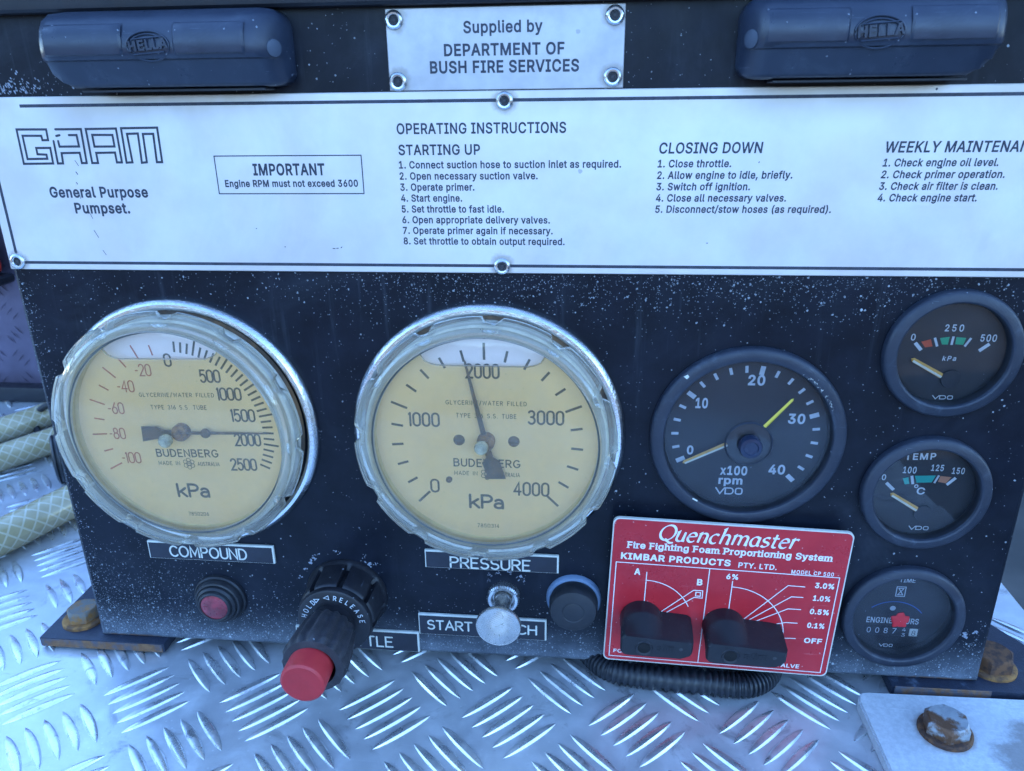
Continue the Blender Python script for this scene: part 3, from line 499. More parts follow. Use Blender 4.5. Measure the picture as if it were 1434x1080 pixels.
def glyph_mesh(ch, bold):
    if (ch, bold) not in _gc:
        adv, loops = SANS[ch]; LL = [[(L[i], L[i+1]) for i in range(0, len(L), 2)] for L in loops]
        if bold and LL: LL = _offset(LL, bold*1000)
        if not LL: _gc[ch, bold] = (adv, [], [], []); return _gc[ch, bold]
        vs = []; es = []
        for L in LL:
            k = len(vs); n = len(L); vs += [Vector(p) for p in L]; es += [(k+i, k+(i+1) % n) for i in range(n)]
        V, E, F = mathutils.geometry.delaunay_2d_cdt(vs, es, [], 0, 1e-3)[:3]
        def wind(x, y):
            w_ = 0
            for L in LL:
                for i in range(len(L)):
                    (ax, ay), (bx, by) = L[i-1], L[i]
                    if (ay <= y) != (by <= y):
                        t = (bx-ax)*(y-ay)-(x-ax)*(by-ay)
                        if by > ay and t > 0: w_ += 1
                        elif by < ay and t < 0: w_ -= 1
            return w_
        fs = []
        for f in F:
            c = sum((V[q] for q in f), Vector((0, 0)))/len(f)
            if wind(c.x, c.y):
                a, b, d_ = (V[q] for q in f[:3]); ar = (b-a).cross(d_-a)
                if abs(ar) > 1e-6: fs.append(tuple(f) if ar > 0 else tuple(f)[::-1])
        he = set((f[q], f[(q+1) % len(f)]) for f in fs for q in range(len(f)))
        _gc[ch, bold] = (adv, [tuple(v) for v in V], fs, [e for e in he if (e[1], e[0]) not in he])
    return _gc[ch, bold]
def advance(body, bold=0, spacing=1): return sum((SANS[c_][0]+bold*1500)*spacing for c_ in body)
def glyphs(body, x0, x1, z, cap, y, bold=.0, shear=0., m=None, rot=0, spacing=1, ext=0):
    """flat outline lettering fitted to x0..x1 on baseline z with cap height cap"""
    m = m or MB(); px = 0; vs = []; fs = []; sides = []
    for ch in body:
        adv, P, F, LL = glyph_mesh(ch, bold); k = len(vs)
        vs += [(px+a+b*shear, b) for a, b in P]; fs += [tuple(i+k for i in f) for f in F]
        if ext:
            sides += [(q0+k, q1+k) for q0, q1 in LL]
        px += (adv+bold*1500)*spacing
    lo = -bold*1000*.9; a = min(v[0] for v in vs); b = max(v[0] for v in vs); sx = (x1-x0)/(b-a); sz = cap/(509+bold*1800)
    c, s = math.cos(R(rot)), math.sin(R(rot)); W = []
    for vx, vy in vs:
        X_ = (vx-a)*sx; Z_ = (vy-lo)*sz; W.append((x0+X_*c-Z_*s, y, z+X_*s+Z_*c))
    if ext:
        n = len(W); W += [(p[0], y+ext, p[2]) for p in W]; fs += [(a_, a_+n, b_+n, b_) for a_, b_ in sides]
    m.add(W, fs); return m

def tick(m, a, r0, r1, wd, y, cx=0, cz=0):
    a = R(a); c, s = math.cos(a), math.sin(a); h = wd/2
    m.quad((cx+r0*c-h*s, y, cz+r0*s+h*c), (cx+r0*c+h*s, y, cz+r0*s-h*c), (cx+r1*c+h*s, y, cz+r1*s-h*c), (cx+r1*c-h*s, y, cz+r1*s+h*c))

def rivet(parent, x, z, y, r=3.6, seed=0, me={}):
    k = r
    if k not in me:
        m = lathe([(r, 0), (r, -.35), (r*.93, -.8), (r*.74, -1.15), (r*.58, -1.05), (r*.50, -.7), (r*.47, -.2), (r*.44, .3)], 40)
        m2 = lathe([(r*.455, -.1), (r*.36, -.25), (r*.26, -.15), (r*.2, -.5), (.05, -.55)], 24)
        a = m.build('rivet', 'steel', parent, (x, y, z)); b = m2.build('rivet_bore', 'steel_dark', a); me[k] = (a.data, b.data); return a
    a = link('rivet', me[k][0], parent, (x, y, z)); link('rivet_bore', me[k][1], a); a.rotation_euler = (R(random.uniform(-3, 3)), random.random()*6, R(random.uniform(-3, 3))); return a

# ================================================================== SETTING
g = MB(); g.quad((-900000, -900000, -1150), (900000, -900000, -1150), (900000, 900000, -1150), (-900000, 900000, -1150))
g.build('ground', 'ground', kind='structure', smooth=False)

# added out-of-view ridge blocking the pale low sky; mirrored in glass and paint
hl = MB(); nh = 90
for i in range(nh+1):
    a = R(92+i*176/nh+0); c, s_ = math.sin(a), math.cos(a)
    hgt = 9000+3200*math.sin(i*.23)+1800*math.sin(i*.71+1)+1200*math.sin(i*1.9)
    for (d_, z_) in ((52000, -1150), (58000, hgt*.45), (66000, hgt*.8), (78000, hgt), (100000, hgt*.9)):
        hl.v.append((c*d_, s_*d_, z_+random.uniform(-500, 500)*(z_ > 0)))
hl.f = [(i*5+k, i*5+k+1, (i+1)*5+k+1, (i+1)*5+k) for i in range(nh) for k in range(4)]
hl.build('added_hills', 'added_hills', kind='structure')
# building added out of view behind the truck to keep it in shade
sh = thing('added_shade_shed', 'long brown brick shed added out of view behind the truck to shade it', 'shed', (500, 7000, -1150))
box(-13000, 13500, 0, 9000, 0, 6600).build('wall', 'brick', sh, smooth=False)
for k in range(5): box(-11500+k*5000, -8300+k*5000, -60, -5, 20, 3900, 10, 1).build('door', 'shed_door', sh, smooth=False)
rfm = MB(); rfm.add([(-13400, -500, 6610), (13900, -500, 6610), (13900, 4500, 8300), (-13400, 4500, 8300), (13900, 9500, 6610), (-13400, 9500, 6610)], [(0, 1, 2, 3), (3, 2, 4, 5), (0, 3, 5), (1, 4, 2), (0, 5, 4, 1)]); rfm.build('roof', 'hood', sh, smooth=False)

DX0, DX1, DY0, DY1 = -1300, 292, -380, 352
deck = MB(); deck.add([(DX0, DY0, 0), (DX1-2, DY0, 0), (DX1, DY0, -2), (DX1, DY0, -60), (DX0, DY0, -60),
                       (DX0, DY1, 0), (DX1-2, DY1, 0), (DX1, DY1, -2), (DX1, DY1, -60), (DX0, DY1, -60)],
     [(0, 1, 6, 5), (1, 2, 7, 6), (2, 3, 8, 7), (3, 4, 9, 8), (4, 0, 5, 9), (0, 4, 3, 2, 1), (5, 6, 7, 8, 9)])
floor = deck.build('floor', 'deck', kind='structure', smooth=False); floor['label'] = 'worn aluminium tread plate deck of the truck'
def bar_shape(m, cx=0, cy=0, ang=0, sl=1.):
    n = 10; L = 16.6*sl; rows = []; c, s = math.cos(R(ang)), math.sin(R(ang)); vs = []
    for i in range(n+1):
        t = -1+2*i/n; e = max(0, 1-t*t); wd = 2.6*e**.72; h = 1.35*e**.5; bow = .55*(1-t*t)
        for k, (a, b) in enumerate(((-1, 0), (-.66, .80), (-.05, 1), (.60, .80), (1, 0))):
            x, yy, z = t*L, a*wd+bow, b*h-(.05 if b == 0 else 0)
            vs.append((cx+x*c-yy*s, cy+x*s+yy*c, z))
    fs = [(i*5+k, (i+1)*5+k, (i+1)*5+k+1, i*5+k+1) for i in range(n) for k in range(4)]
    m.add(vs, fs)
bars = []
for i in range(-20, 12):
    for j in range(-11, 10):
        for (ox, oy, ang, dx, dy) in ((-156.8, -66.5, -45, 1, 1), (-125.0, -37.0, 45, 1, -1)):
            for k in range(-2, 3):
                x = ox+62.0*i+k*5.75*dx; yy = oy+59.5*j+k*5.75*dy
                if DX0+14 < x < DX1-14 and DY0+14 < yy < DY1-10: bars.append((x, yy, ang))
Ci = cam.matrix_world.inverted()
def frame_size(x, yy):                                   # how large a bar shows from where the photographer stands
    q = Ci @ Vector((x*K, yy*K, 0)); 
    if q.z > -.02: return 0
    u, v = q.x/-q.z*1097.7+717, -q.y/-q.z*1097.7+540
    return 1/-q.z if (-30 < u < 1464 and -30 < v < 1110 and not (yy > 8 and -225 < x < 225)) else 0
bars.sort(key=lambda b: -frame_size(b[0], b[1]))
bmesh_ = {}
for (x, yy, ang) in bars[:300]:
    if ang not in bmesh_:
        m = MB(); bar_shape(m, 0, 0, ang); o = m.build('tread_bar', 'bar', floor, (x, yy, 0), ang=25); bmesh_[ang] = o.data
    else: link('tread_bar', bmesh_[ang], floor, (x, yy, 0))
rest = MB()
for (x, yy, ang) in bars[300:]: bar_shape(rest, x, yy, ang)
rest.build('tread_bars', 'bar', floor, kind='stuff', ang=25)

# ---- locker behind, at the back of the deck
lk = thing('locker', 'weathered grey tread plate locker wall at the back of the deck', 'locker', (-400, 356, 0))
box(-900, 690, 0, 500, 6, 330, 6).build('locker_body', 'locker', lk)
lb = MB()
for i in range(24):
    for j in range(13):
        cx, cz = -320+i*24, 18+j*24
        for k in (-1, 0, 1):
            d = 1 if (i+j) % 2 else -1; s45 = 4.4
            x, z = cx+k*5*d, cz-k*5; a = Vector((s45*d, 0, s45)); nn = Vector((-s45*.22*d*d, 0, s45*.22*(1 if d < 0 else -1)))
            p = Vector((x, -.2, z)); up = Vector((0, -1.4, 0))
            lb.add([p-a, p-nn*1, p+a, p+nn*1, p+up], [(0, 1, 4), (1, 2, 4), (2, 3, 4), (3, 0, 4)])
lb.build('tread_bars', 'locker', lk, kind='stuff')
box(-900, 690, -16, -1, 0.5, 16, 2).build('base_strip', 'hood', lk)  # dark strip along the foot of the locker
# ---- red can against the locker
rc = thing('fuel_can', 'small red plastic can with a black cap on a bracket at the far left edge', 'can', (-548, 318, 0))
box(-60, 38, -24, 24, 131, 167, 8, 3).build('can_body', 'red_can', rc)
box(-56, 34, -20, 20, 167.3, 236, 10, 3).build('black_cap', 'rubber', rc)
box(-62, 42, -26, 30, 122, 130.6, 2, 1).build('bracket', 'hood', rc)
# ---- hoses at the left
def hose(label, pts, r):
    p0 = pts[0]; q = spline([(a-p0[0], b-p0[1], c) for a, b, c in pts], 12)
    t = thing('braided_hose', label, 'hose', (p0[0], p0[1], 0), 'clear braided hoses lying behind the panel')
    tube(q, r, 28, uvs=True).build('hose_wall', 'hose', t); return t
hose('thick yellowish braided hose lying nearest, below the black conduit end', [(-430, -60, 13), (-385, 20, 13), (-353, 84, 13), (-336, 128, 13.5), (-300, 210, 14), (-240, 290, 14)], 12.2)
hose('pale braided hose second from the panel foot, tied by a black strap', [(-560, 20, 12), (-490, 110, 12), (-438, 200, 12), (-420, 230, 12), (-385, 290, 12), (-330, 330, 12)], 11)
hose('pale braided hose farthest back near the locker, tied by a black strap', [(-600, 60, 12), (-535, 160, 12), (-478, 252, 12), (-461, 285, 12), (-440, 318, 14), (-380, 334, 20)], 11)
ct = thing('hose_strap', 'black strap looped round the two rear hoses', 'strap', (-432, 262, 0))
lp = []
for i in range(33):
    a = 2*math.pi*i/32; lp.append((34*math.cos(a)*.9, 10*math.sin(a)-34*math.cos(a)*.35, 13+15*math.sin(a)))
tube(lp, 3.0, 10).build('strap_band', 'rubber', ct)
# conduit stub with ribs
cd = thing('ribbed_conduit', 'fat black ribbed conduit end poking out behind the panel left edge', 'conduit', (-385, 186, 0))
q = spline([(0, 0, 18), (30, 20, 18), (80, 42, 18), (150, 50, 18)], 40)
tube(q, 20, 32, rfun=lambda L, i: (8 if i == 0 else 17+min(2.6, i*.5))+(1.3 if (i//2) % 2 else 0), caps=True).build('conduit_wall', 'conduit', cd, ang=60)

# ================================================================== CONTROL PANEL
cp = thing('control_panel', 'black painted steel pump control panel chipped white and standing on rusty feet', 'control panel', (0, 0, 0))
# sheet, folded back at the edges, with a notch where the conduit comes out behind the red plate
def sheet():
    m = MB(); xl, xr, zb, zt, r = -232.5, 232.3, 7, 322, 2.2
    xs = [xl, xl+.6, xl+r, 48, 150, xr-r, xr-.6, xr]; yo = {xl: 2.2, xl+.6: .7, xr: 2.2, xr-.6: .7}
    zs = [zb, zb+.7, zb+2.4, 16, zt]; zo = {zb: 1.8, zb+.7: .6}
    idx = {}
    for i, x in enumerate(xs):
        for j, z in enumerate(zs):
            idx[i, j] = len(m.v); m.v.append((x, max(yo.get(x, 0), zo.get(z, 0)), z))
    nx_, nz_ = len(xs), len(zs)
    for i in range(nx_-1):                       # the rolled edges
        for j in range(nz_-1):
            if 2 <= i <= 4 and j >= 2: continue
            if i == 3 and j < 3: continue
            m.f.append((idx[i, j], idx[i+1, j], idx[i+1, j+1], idx[i, j+1]))
    # flat field with the instrument openings cut out of it
    outer = [(xl+r, zb+2.4), (48, zb+2.4), (48, 16), (150, 16), (150, zb+2.4), (xr-r, zb+2.4), (xr-r, zt), (xl+r, zt)]
    loops = [outer]
    for cx, cz, rr in ((106.2, 138.9, 40), (187.9, 180.5, 26.2), (188.2, 113.4, 26.2), (189.0, 45.3, 26.4)):
        loops.append([(cx+rr*math.cos(2*math.pi*k/64), cz+rr*math.sin(2*math.pi*k/64)) for k in range(64)])
    fl = [p for L in loops for p in L]; k0 = len(m.v); m.v += [(x, 0, z) for x, z in fl]
    for t in mathutils.geometry.tessellate_polygon([[Vector((x, z, 0)) for x, z in L] for L in loops]):
        a, b, c = (fl[q] for q in t); ar = (b[0]-a[0])*(c[1]-a[1])-(c[0]-a[0])*(b[1]-a[1])
        m.f.append(tuple(k0+q for q in (t if ar > 0 else t[::-1])))
    # side cheeks, rear
    for (x, s) in ((xl, 1), (xr, -1)):
        f = [(x, 2.2, zb), (x, 2.2, zt), (x+s*6, 120, zt), (x+s*6, 120, zb)]
        m.add(f, [(0, 1, 2, 3) if s < 0 else (3, 2, 1, 0)])
    m.add([(xl, 1.8, zb), (xr, 1.8, zb), (xr-2, 16, zb), (xl+2, 16, zb)], [(0, 3, 2, 1)])
    m.add([(xl+6, 120, zb), (xr-6, 120, zb), (xr-6, 120, zt), (xl+6, 120, zt)], [(0, 3, 2, 1)])
    return m
sheet().build('front_sheet', 'paint', cp, ang=50)
box(-262, 262, -7, 128, 319.6, 372, 3, 3).build('hood', 'hood', cp)
def hexbolt(parent, x, y, z, rw, rh, hh, mh, mw, rot, dome=.6):
    b = lathe([(rw, 0), (rw, 1.6), (rw*.93, 2.2), (rh*.6, 2.2)], 40, axis='z').build('washer', mw, parent, (x, y, z))
    b.rotation_euler = (R(random.uniform(-2, 2)), R(random.uniform(-2, 2)), 0)
    n = 6; m = MB(); prof = [(rh, 2.0), (rh, hh-1.6), (rh*.93, hh-.5), (rh*.8, hh), (rh*.45, hh-.15), (.1, hh+dome*.2)]
    vs = []; seg = 36
    for i in range(seg):
        a = 2*math.pi*i/seg; hexr = math.cos(math.pi/6)/math.cos((a % (math.pi/3))-math.pi/6)
        for k, (r, zz) in enumerate(prof):
            f = hexr if k < 2 else (hexr*.6+.4*.93 if k == 2 else 1)
            vs.append((min(r*f, r)*math.cos(a), min(r*f, r)*math.sin(a), zz))
    N_ = len(prof); fs = [(i*N_+k, ((i+1) % seg)*N_+k, ((i+1) % seg)*N_+k+1, i*N_+k+1) for i in range(seg) for k in range(N_-1)]
    fs.append(tuple(i*N_+N_-1 for i in range(seg))); m.add(vs, fs)
    h = m.build('bolt_head', mh, parent, (x, y, z), ang=28); h.rotation_euler = (0, 0, R(rot)); return h
lf = box(-266.5, -194, -4.5, 62, 1.2, 6.9, .6, 2).build('mounting_foot', 'foot', cp)
lfe = box(-265.5, -195, -5.1, -4.55, 1.6, 6.5, .2, 1).build('rusty_edge', 'foot_rust', lf)
hexbolt(lf, -250.5, 13, 6.9, 11.6, 9.0, 8.5, 'rust_bolt', 'rust_orange', 12)
rf_ = MB(); rf_.add([(188.8, -6, 1.2), (300-8, -6, 1.2), (300-8, 2, 1.2), (262, 38, 1.2), (240, 62, 1.2), (188.8, 62, 1.2)], []); 
def prism(poly, z0, z1, m=None):
    m = m or MB(); n = len(poly); m.add([(x, y, z0) for x, y in poly]+[(x, y, z1) for x, y in poly], [tuple(range(n))[::-1], tuple(range(n, 2*n))]+[(i, (i+1) % n, n+(i+1) % n, n+i) for i in range(n)]); return m
rfo = prism([(188.8, -6), (290, -6), (290, -3), (259.6, 48), (252, 62), (188.8, 62)], 1.2, 6.9).build('mounting_foot', 'foot', cp, smooth=False)
box(190, 236, -6.7, -6.05, 1.4, 7.4, .2, 1).build('rusty_edge', 'foot_rust', rfo)
hexbolt(rfo, 243.5, 13, 6.9, 12.4, 10.6, 9.5, 'rust_dark', 'rust_orange', 5)

# bare metal chips bigger than the specks, all over the paint
ch = MB()
def chip(x, z, r, el=1., rot=None):
    n = random.choice((5, 6, 7)); a0 = random.random()*6; rot = random.random()*3.1 if rot is None else rot; pts = []
    for i in range(n):
        a = a0+2*math.pi*i/n; q = r*random.uniform(.55, 1.15); px, pz = q*math.cos(a)*el, q*math.sin(a)
        pts.append((x+px*math.cos(rot)-pz*math.sin(rot), -.06-.0007*(len(ch.f) % 40), z+px*math.sin(rot)+pz*math.cos(rot)))
    ch.add(pts, [tuple(range(n))])
for _ in range(230):
    x, z = random.uniform(-231, 231), random.uniform(9, 317)
    if 213 < z < 289.5: continue
    chip(x, z, random.choice((.1, .13, .17, .22, .32)), random.uniform(1, 1.8))
for _ in range(330):
    x, z = random.gauss(20, 75), 213-abs(random.gauss(0, 7))
    if abs(x) < 231: chip(x, z, random.uniform(.08, .26), random.uniform(1, 2))
for _ in range(260): chip(-231.4+abs(random.gauss(0, 3)), random.uniform(9, 205), random.uniform(.1, .3), 1.3)
for _ in range(110): chip(-213+random.gauss(0, 9), 289.5+abs(random.gauss(0, 3.4)), random.uniform(.12, .5), 1.9, 2.1)
for (x, z, r, e) in ((-107, 61, 1.5, 1.6), (-105, 63.5, 1.1, 2.2), (-109.5, 57, 1, 1.4), (-103, 66, .6, 3), (-113, 52, 1, 1.2), (-78, 66, 1.0, 1.), (-76, 61, 1.6, 2.), (-75, 57, 1.2, 2.), (-93, 68, .8, 1.2), (-91, 67, .6, 1.5), (-72, 62, .6, 1.5),
                     (-13, 58, .8, 1.6), (-9, 59.6, .7, 2), (-3, 59.5, .7, 2), (1.5, 57.8, 1, 2.2), (3.6, 55.5, .8, 1.5), (-14.5, 55, .6, 1), (226, 37, 1.2, 2.5), (221, 35, 1.6, 2.2), (41, 46.5, .8, 2)):
    for _ in range(5): chip(x+random.gauss(0, .7), z+random.gauss(0, .7), r*random.uniform(.25, .55), e)
ch.build('paint_chips', 'chips', cp, smooth=False, kind='stuff')

# ================================================================== PRINTED PLATES
def plate(x0, x1, z0, z1, y0, y1, bev=.25): return box(x0, x1, y1, y0, z0, z1, bev, 1)
ip = thing('instruction_plate', 'long white plate with printed operating instructions riveted across the panel', 'sign', (0, -.2, 251))
def lp_(x, z): return (x, z-251)
box(-231.8, 231, -1.2, 0, 214-251, 288.2-251, .3, 1).build('plate_sheet', 'plate', ip)
yp = -1.26
br = MB()
for (x0, x1, z0, z1) in ((-209.5, 231, 283.9, 285.2), (-224, 231, 216.6, 217.9), (-227.9, -226.6, 221.5, 284.6)):
    br.quad((x0, yp, z0-251), (x1, yp, z0-251), (x1, yp, z1-251), (x0, yp, z1-251))
br.quad((-226.7, yp-.004, 216.7-251), (-224, yp-.004, 216.7-251), (-224, yp-.004, 217.8-251), (-226.7, yp-.004, 217.8-251))
br.build('border_line', 'ink', ip, smooth=False)
lg = MB()
for poly in ([(-213.3, 275.1), (-199.8, 275.0), (-199.9, 270.6), (-202.5, 270.6), (-202.6, 272.4), (-211.2, 272.5), (-211.3, 262.8), (-202.1, 262.9), (-202.1, 264.6), (-206.2, 264.8), (-206.2, 267.4), (-199.7, 267.4), (-199.9, 260.9), (-213.5, 260.8)],
             [(-181.8, 275.0), (-168.2, 275.1), (-168.3, 261.2), (-170.6, 261.2), (-170.6, 265.3), (-179.2, 265.2), (-179.2, 261.0), (-181.9, 261.0)],
             [(-179.4, 272.6), (-170.3, 272.5), (-170.3, 267.8), (-179.4, 267.8)],
             [(-165.9, 275.2), (-149.8, 275.3), (-150.1, 261.2), (-152.5, 261.2), (-152.0, 272.8), (-156.6, 272.8), (-157.0, 261.2), (-159.3, 261.0), (-158.8, 273.0), (-163.7, 272.9), (-163.5, 261.2), (-166.2, 261.1)]):
    ribbon(lg, [(x, z-251) for x, z in poly], .95, yp, True)
for poly in ([(-195.6, 275), (-184, 275), (-184.4, 261.0), (-186.6, 261.0), (-186.7, 265.3), (-195.0, 265.2), (-195.3, 260.9), (-197.7, 260.9), (-197.5, 270.2)],
             [(-190, 272.6), (-186.5, 272.6), (-186.4, 267.9), (-195.3, 267.9), (-195.4, 270.2)], [(-195.8, 272.3), (-194.2, 272.6)]):
    ribbon(lg, [(x, z-251) for x, z in poly], .95, yp, False)
lg.build('company_logo', 'ink', ip, smooth=False)
def txt(name, parent, lines, y, mat='ink', zoff=251, **kw):
    m = MB()
    for L in lines:
        b, x0, x1, z, cap = L[:5]; k = dict(kw); k.update(L[5] if len(L) > 5 else {}); glyphs(b, x0, x1, z-zoff, cap, y, m=m, **k)
    return m.build(name, mat, parent, smooth=False)
txt('lettering', ip, [('General Purpose', -204.5, -159, 246.3, 4.7), ('Pumpset.', -194.3, -168.7, 239.4, 4.7)], yp, bold=.028)
im = MB()
for (x0, z0, x1, z1) in ((-126.6, 263.6, -62.6, 263.6), (-126.6, 247.9, -62.6, 247.9), (-126.6, 247.9, -126.6, 263.6), (-62.6, 247.9, -62.6, 263.6)):
    ribbon(im, [(x0, z0-251), (x1, z1-251)], .45, yp)
im.build('border_line', 'ink', ip, smooth=False)
txt('lettering', ip, [('IMPORTANT', -110.2, -78.8, 255.5, 4.9), ('Engine RPM must not exceed 3600', -123.4, -64.9, 250.7, 3.0)], yp, bold=.028)
st_lines = ['1. Connect suction hose to suction inlet as required.', '2. Open necessary suction valve.', '3. Operate primer.', '4. Start engine.', '5. Set throttle to fast idle.', '6. Open appropriate delivery valves.', '7. Operate primer again if necessary.', '8. Set throttle to obtain output required.']
st_r = [45.3, 11.3, -15.2, -20.6, -3, 16.4, 17.6, 22.7]
txt('lettering', ip, [('OPERATING INSTRUCTIONS', -46.8, 22.8, 271.8, 4.3), ('STARTING UP', -46.6, -12.4, 263.5, 4.2)], yp, bold=.02)
txt('lettering', ip, [(t, -46.8, r, 258.1-4.54*i, 3.05) for i, (t, r) in enumerate(zip(st_lines, st_r))], yp, bold=.024)
cl_lines = ['1. Close throttle.', '2. Allow engine to idle, briefly.', '3. Switch off ignition.', '4. Close all necessary valves.', '5. Disconnect/stow hoses (as required).']
cl_r = [89.2, 113.6, 97.4, 112.1, 130.3]
txt('lettering', ip, [('CLOSING DOWN', 60.3, 101, 263.5, 4.3, dict(bold=.02))]+[(t, 59.9, r, 258.1-4.54*i, 3.05) for i, (t, r) in enumerate(zip(cl_lines, cl_r))], yp, bold=.024, shear=.08)
wk = ['1. Check engine oil level.', '2. Check primer operation.', '3. Check air filter is clean.', '4. Check engine start.']
txt('lettering', ip, [('WEEKLY MAINTENANCE', 147.9, 208.4, 263.4, 4.25, dict(bold=.02))]+[(t, 147.7, r, 258.1-4.52*i, 3.05) for i, (t, r) in enumerate(zip(wk, [191.2, 194.4, 192.7, 185.7]))], yp, bold=.024, shear=.12)
sm = MB()
for (x, z, l, a) in ((-189, 261, 2.6, -62), (-189.9, 256.8, 1.2, -60), (-190.8, 252.5, .8, -60), (-190.6, 247, 2.2, -85), (-187.3, 238.6, 3, -70), (-186.6, 230.4, 3.6, -65), (-184.5, 222, 2.4, -62), (-78, 224.4, 1.0, 0), (-76.4, 224.5, .8, 10), (-74.6, 224.9, .6, 40), (-100, 225, .3, 0), (-112, 233, .3, 20), (82, 227.5, .4, 0), (100, 260, .3, 50)):
    a = R(a); ribbon(sm, [(x-l*math.cos(a)/2, z-251-l*math.sin(a)/2), (x+l*math.cos(a)/2, z-251+l*math.sin(a)/2)], .22 if l > 1.5 else .35, yp)
sm.build('scratch_marks', 'ink', ip, smooth=False, kind='stuff')
for (x, z) in ((-227.3, 217.7), (-2, 284.3), (-4.2, 217.1), (228.3, 217.5), (228.3, 284)): rivet(ip, x, z-251, -1.2, 3.6)

sp_ = thing('supplier_plate', 'small riveted aluminium plate reading SUPPLIED BY, between the two lamp housings', 'sign', (-1.8, -.2, 303.4))
box(-46.8, 46.8, -1.0, 0, -14.9, 15.3, .25, 1).build('plate_sheet', 'plate2', sp_)
m = MB(); yq = -1.06; ox, oz = 1.8, -303.4
for (b, x0, x1, z, cap, bo) in (('Supplied by', -17.8, 13.3, 309.3, 4.4, .022), ('DEPARTMENT OF', -25.8, 21.8, 301.1, 4.5, .026), ('BUSH FIRE SERVICES', -31.7, 27.6, 294.8, 4.6, .026)):
    glyphs(b, x0+ox, x1+ox, z+oz, cap, yq, bold=bo, m=m)
m.build('lettering', 'ink', sp_, smooth=False)
for (x, z) in ((-45.2, 314.6), (41, 314.6), (-45, 292), (40.8, 292.6)): rivet(sp_, x+ox, z+oz, -1.0, 3.7)

# ================================================================== LAMP HOUSINGS
def lamp(x0, x1, mirror, label):
    """moulded marker lamp body: long rounded shell, chamfered at one end, screw at the other"""
    cx = (x0+x1)/2; zc = 304.5
    t = thing('marker_lamp', label, 'lamp', (cx, -.1, zc), 'marker lamp housings above the instruction plate')
    W = (x1-x0)/2; sgn = -1 if mirror else 1
    # cross-section in (y, z): top back -> bulge -> step -> lower slope -> rim
    prof = [(0, 15.4), (-7, 15.2), (-13, 14.2), (-18, 11.6), (-21.2, 8.2), (-22.8, 4.5), (-23.3, 1), (-23.1, -1.8), (-22.2, -3.1), (-20.6, -3.6), (-18.2, -8), (-16.6, -11.6), (-15.9, -12.6), (-14.4, -13.3), (-6, -13.8), (0, -13.8)]
    st = []
    def sec(u, ky, ztop, zbot, ky2=1):    # u along x (screw end positive), depth factor, z limits
        st.append((u, [(y*ky, max(zbot, min(ztop, z))) for y, z in prof]))
    sec(-W, .05, 9, -2); sec(-W+.3, .55, 10.4, -3.4); sec(-W+1.4, .80, 12.6, -5); sec(-W+3.5, .93, 14.4, -8); sec(-W+7, 1, 15.4, -11.2); sec(-W+10.5, 1, 15.4, -13.3)
    sec(-W+16, 1, 15.4, -13.8); 
    for q in range(1, 8): sec(-W+16+(2*W-31)*q/8, 1, 15.4, -13.8)
    sec(W-15, 1, 15.4, -13.8); sec(W-10, .98, 15.3, -13.8); sec(W-7, .90, 15, -13.7); sec(W-4, .72, 14, -13.2); sec(W-1.6, .52, 12, -12); sec(W-.4, .36, 9.5, -10); sec(W, .05, 8, -9)
    st.sort(key=lambda s_: s_[0]*sgn)
    m = MB(); n = len(prof)
    for u, pr in st: m.v += [(u*sgn, y, z) for y, z in pr]
    for i in range(len(st)-1):
        for k in range(n-1): m.f.append((i*n+k, i*n+k+1, (i+1)*n+k+1, (i+1)*n+k))
    m.f.append(tuple(range(n))[::-1]); m.f.append(tuple((len(st)-1)*n+k for k in range(n)))
    m.build('housing', 'housing', t, ang=32)
    # raised pads either side of the badge
    bx = (-136 if not mirror else 132.5)-cx
    for (a, b) in ((-W+6, bx-10.5), (bx+10.0, W-11)) if not mirror else ((-W+6, bx-10.2), (bx+10.5, W-6)):
        p = MB(); rows = [(-20.9, 9.6), (-22.2, 8.9), (-23.9, 5.5), (-24.25, 1), (-23.9, -1.2), (-21.6, -2.8)]; N_ = 8; xs = [a, a+.8]+[a+.8+(b-a-1.6)*q/5 for q in range(1, 5)]+[b-.8, b]
        for i, x in enumerate(xs):
            e = .8 if i in (0, len(xs)-1) else 0
            for y, z in rows: p.v.append((x, y+e, z))
        n_ = len(rows)
        for i in range(len(xs)-1):
            for k in range(n_-1): p.f.append((i*n_+k, i*n_+k+1, (i+1)*n_+k+1, (i+1)*n_+k))
        p.build('raised_pad', 'housing', t, ang=40)
    # badge: oval ring with a slanted word in it
    bd = MB()
    def el(rx, rz, yy, r, a0, a1):
        pts = [(bx+rx*math.cos(R(a)), yy(rz*math.sin(R(a))), 1.4+rz*math.sin(R(a))) for a in range(a0, a1+1, 8)]; tube(pts, r, 8, bd)
    yy = lambda z: -23.35 if -2 < z < 3.5 else (-23.35+(z-3.5)*.55 if z > 3.5 else -23.2+(-2-z)*.5)
    el(8.4, 5.3, yy, .42, 0, 360); el(7.1, 4.2, yy, .28, 25, 155); el(7.1, 4.2, yy, .28, 205, 335)
    glyphs('HELLA', bx-7.4, bx+8.4, -.6, 3.8, -24.0, bold=.03, m=bd, rot=4, ext=1.0)
    for s_ in (-1, 1): tube([(bx-6.2, -23.5, 1.4+s_*2.7-.3), (bx+6.4, -23.5, 1.4+s_*2.7+.6)], .28, 6, bd)
    bd.build('badge', 'housing', t, ang=40)
    # bottom lip and lens edge
    box(-W+12, W-9, -13.2, -1, -15.0, -13.9, .3, 1).build('lens_rim', 'rubber', t)
    # fixing screw at the rounded end
    sx = (W-3.4)*sgn; s = lathe([(3.4, 0), (3.2, -1.2), (1.6, -1.6), (.1, -1.6)], 24).build('fixing_screw', 'screw_pale', t, (sx, -14.5, .2)); s.rotation_euler = (0, 0, R(52*sgn))
    return t
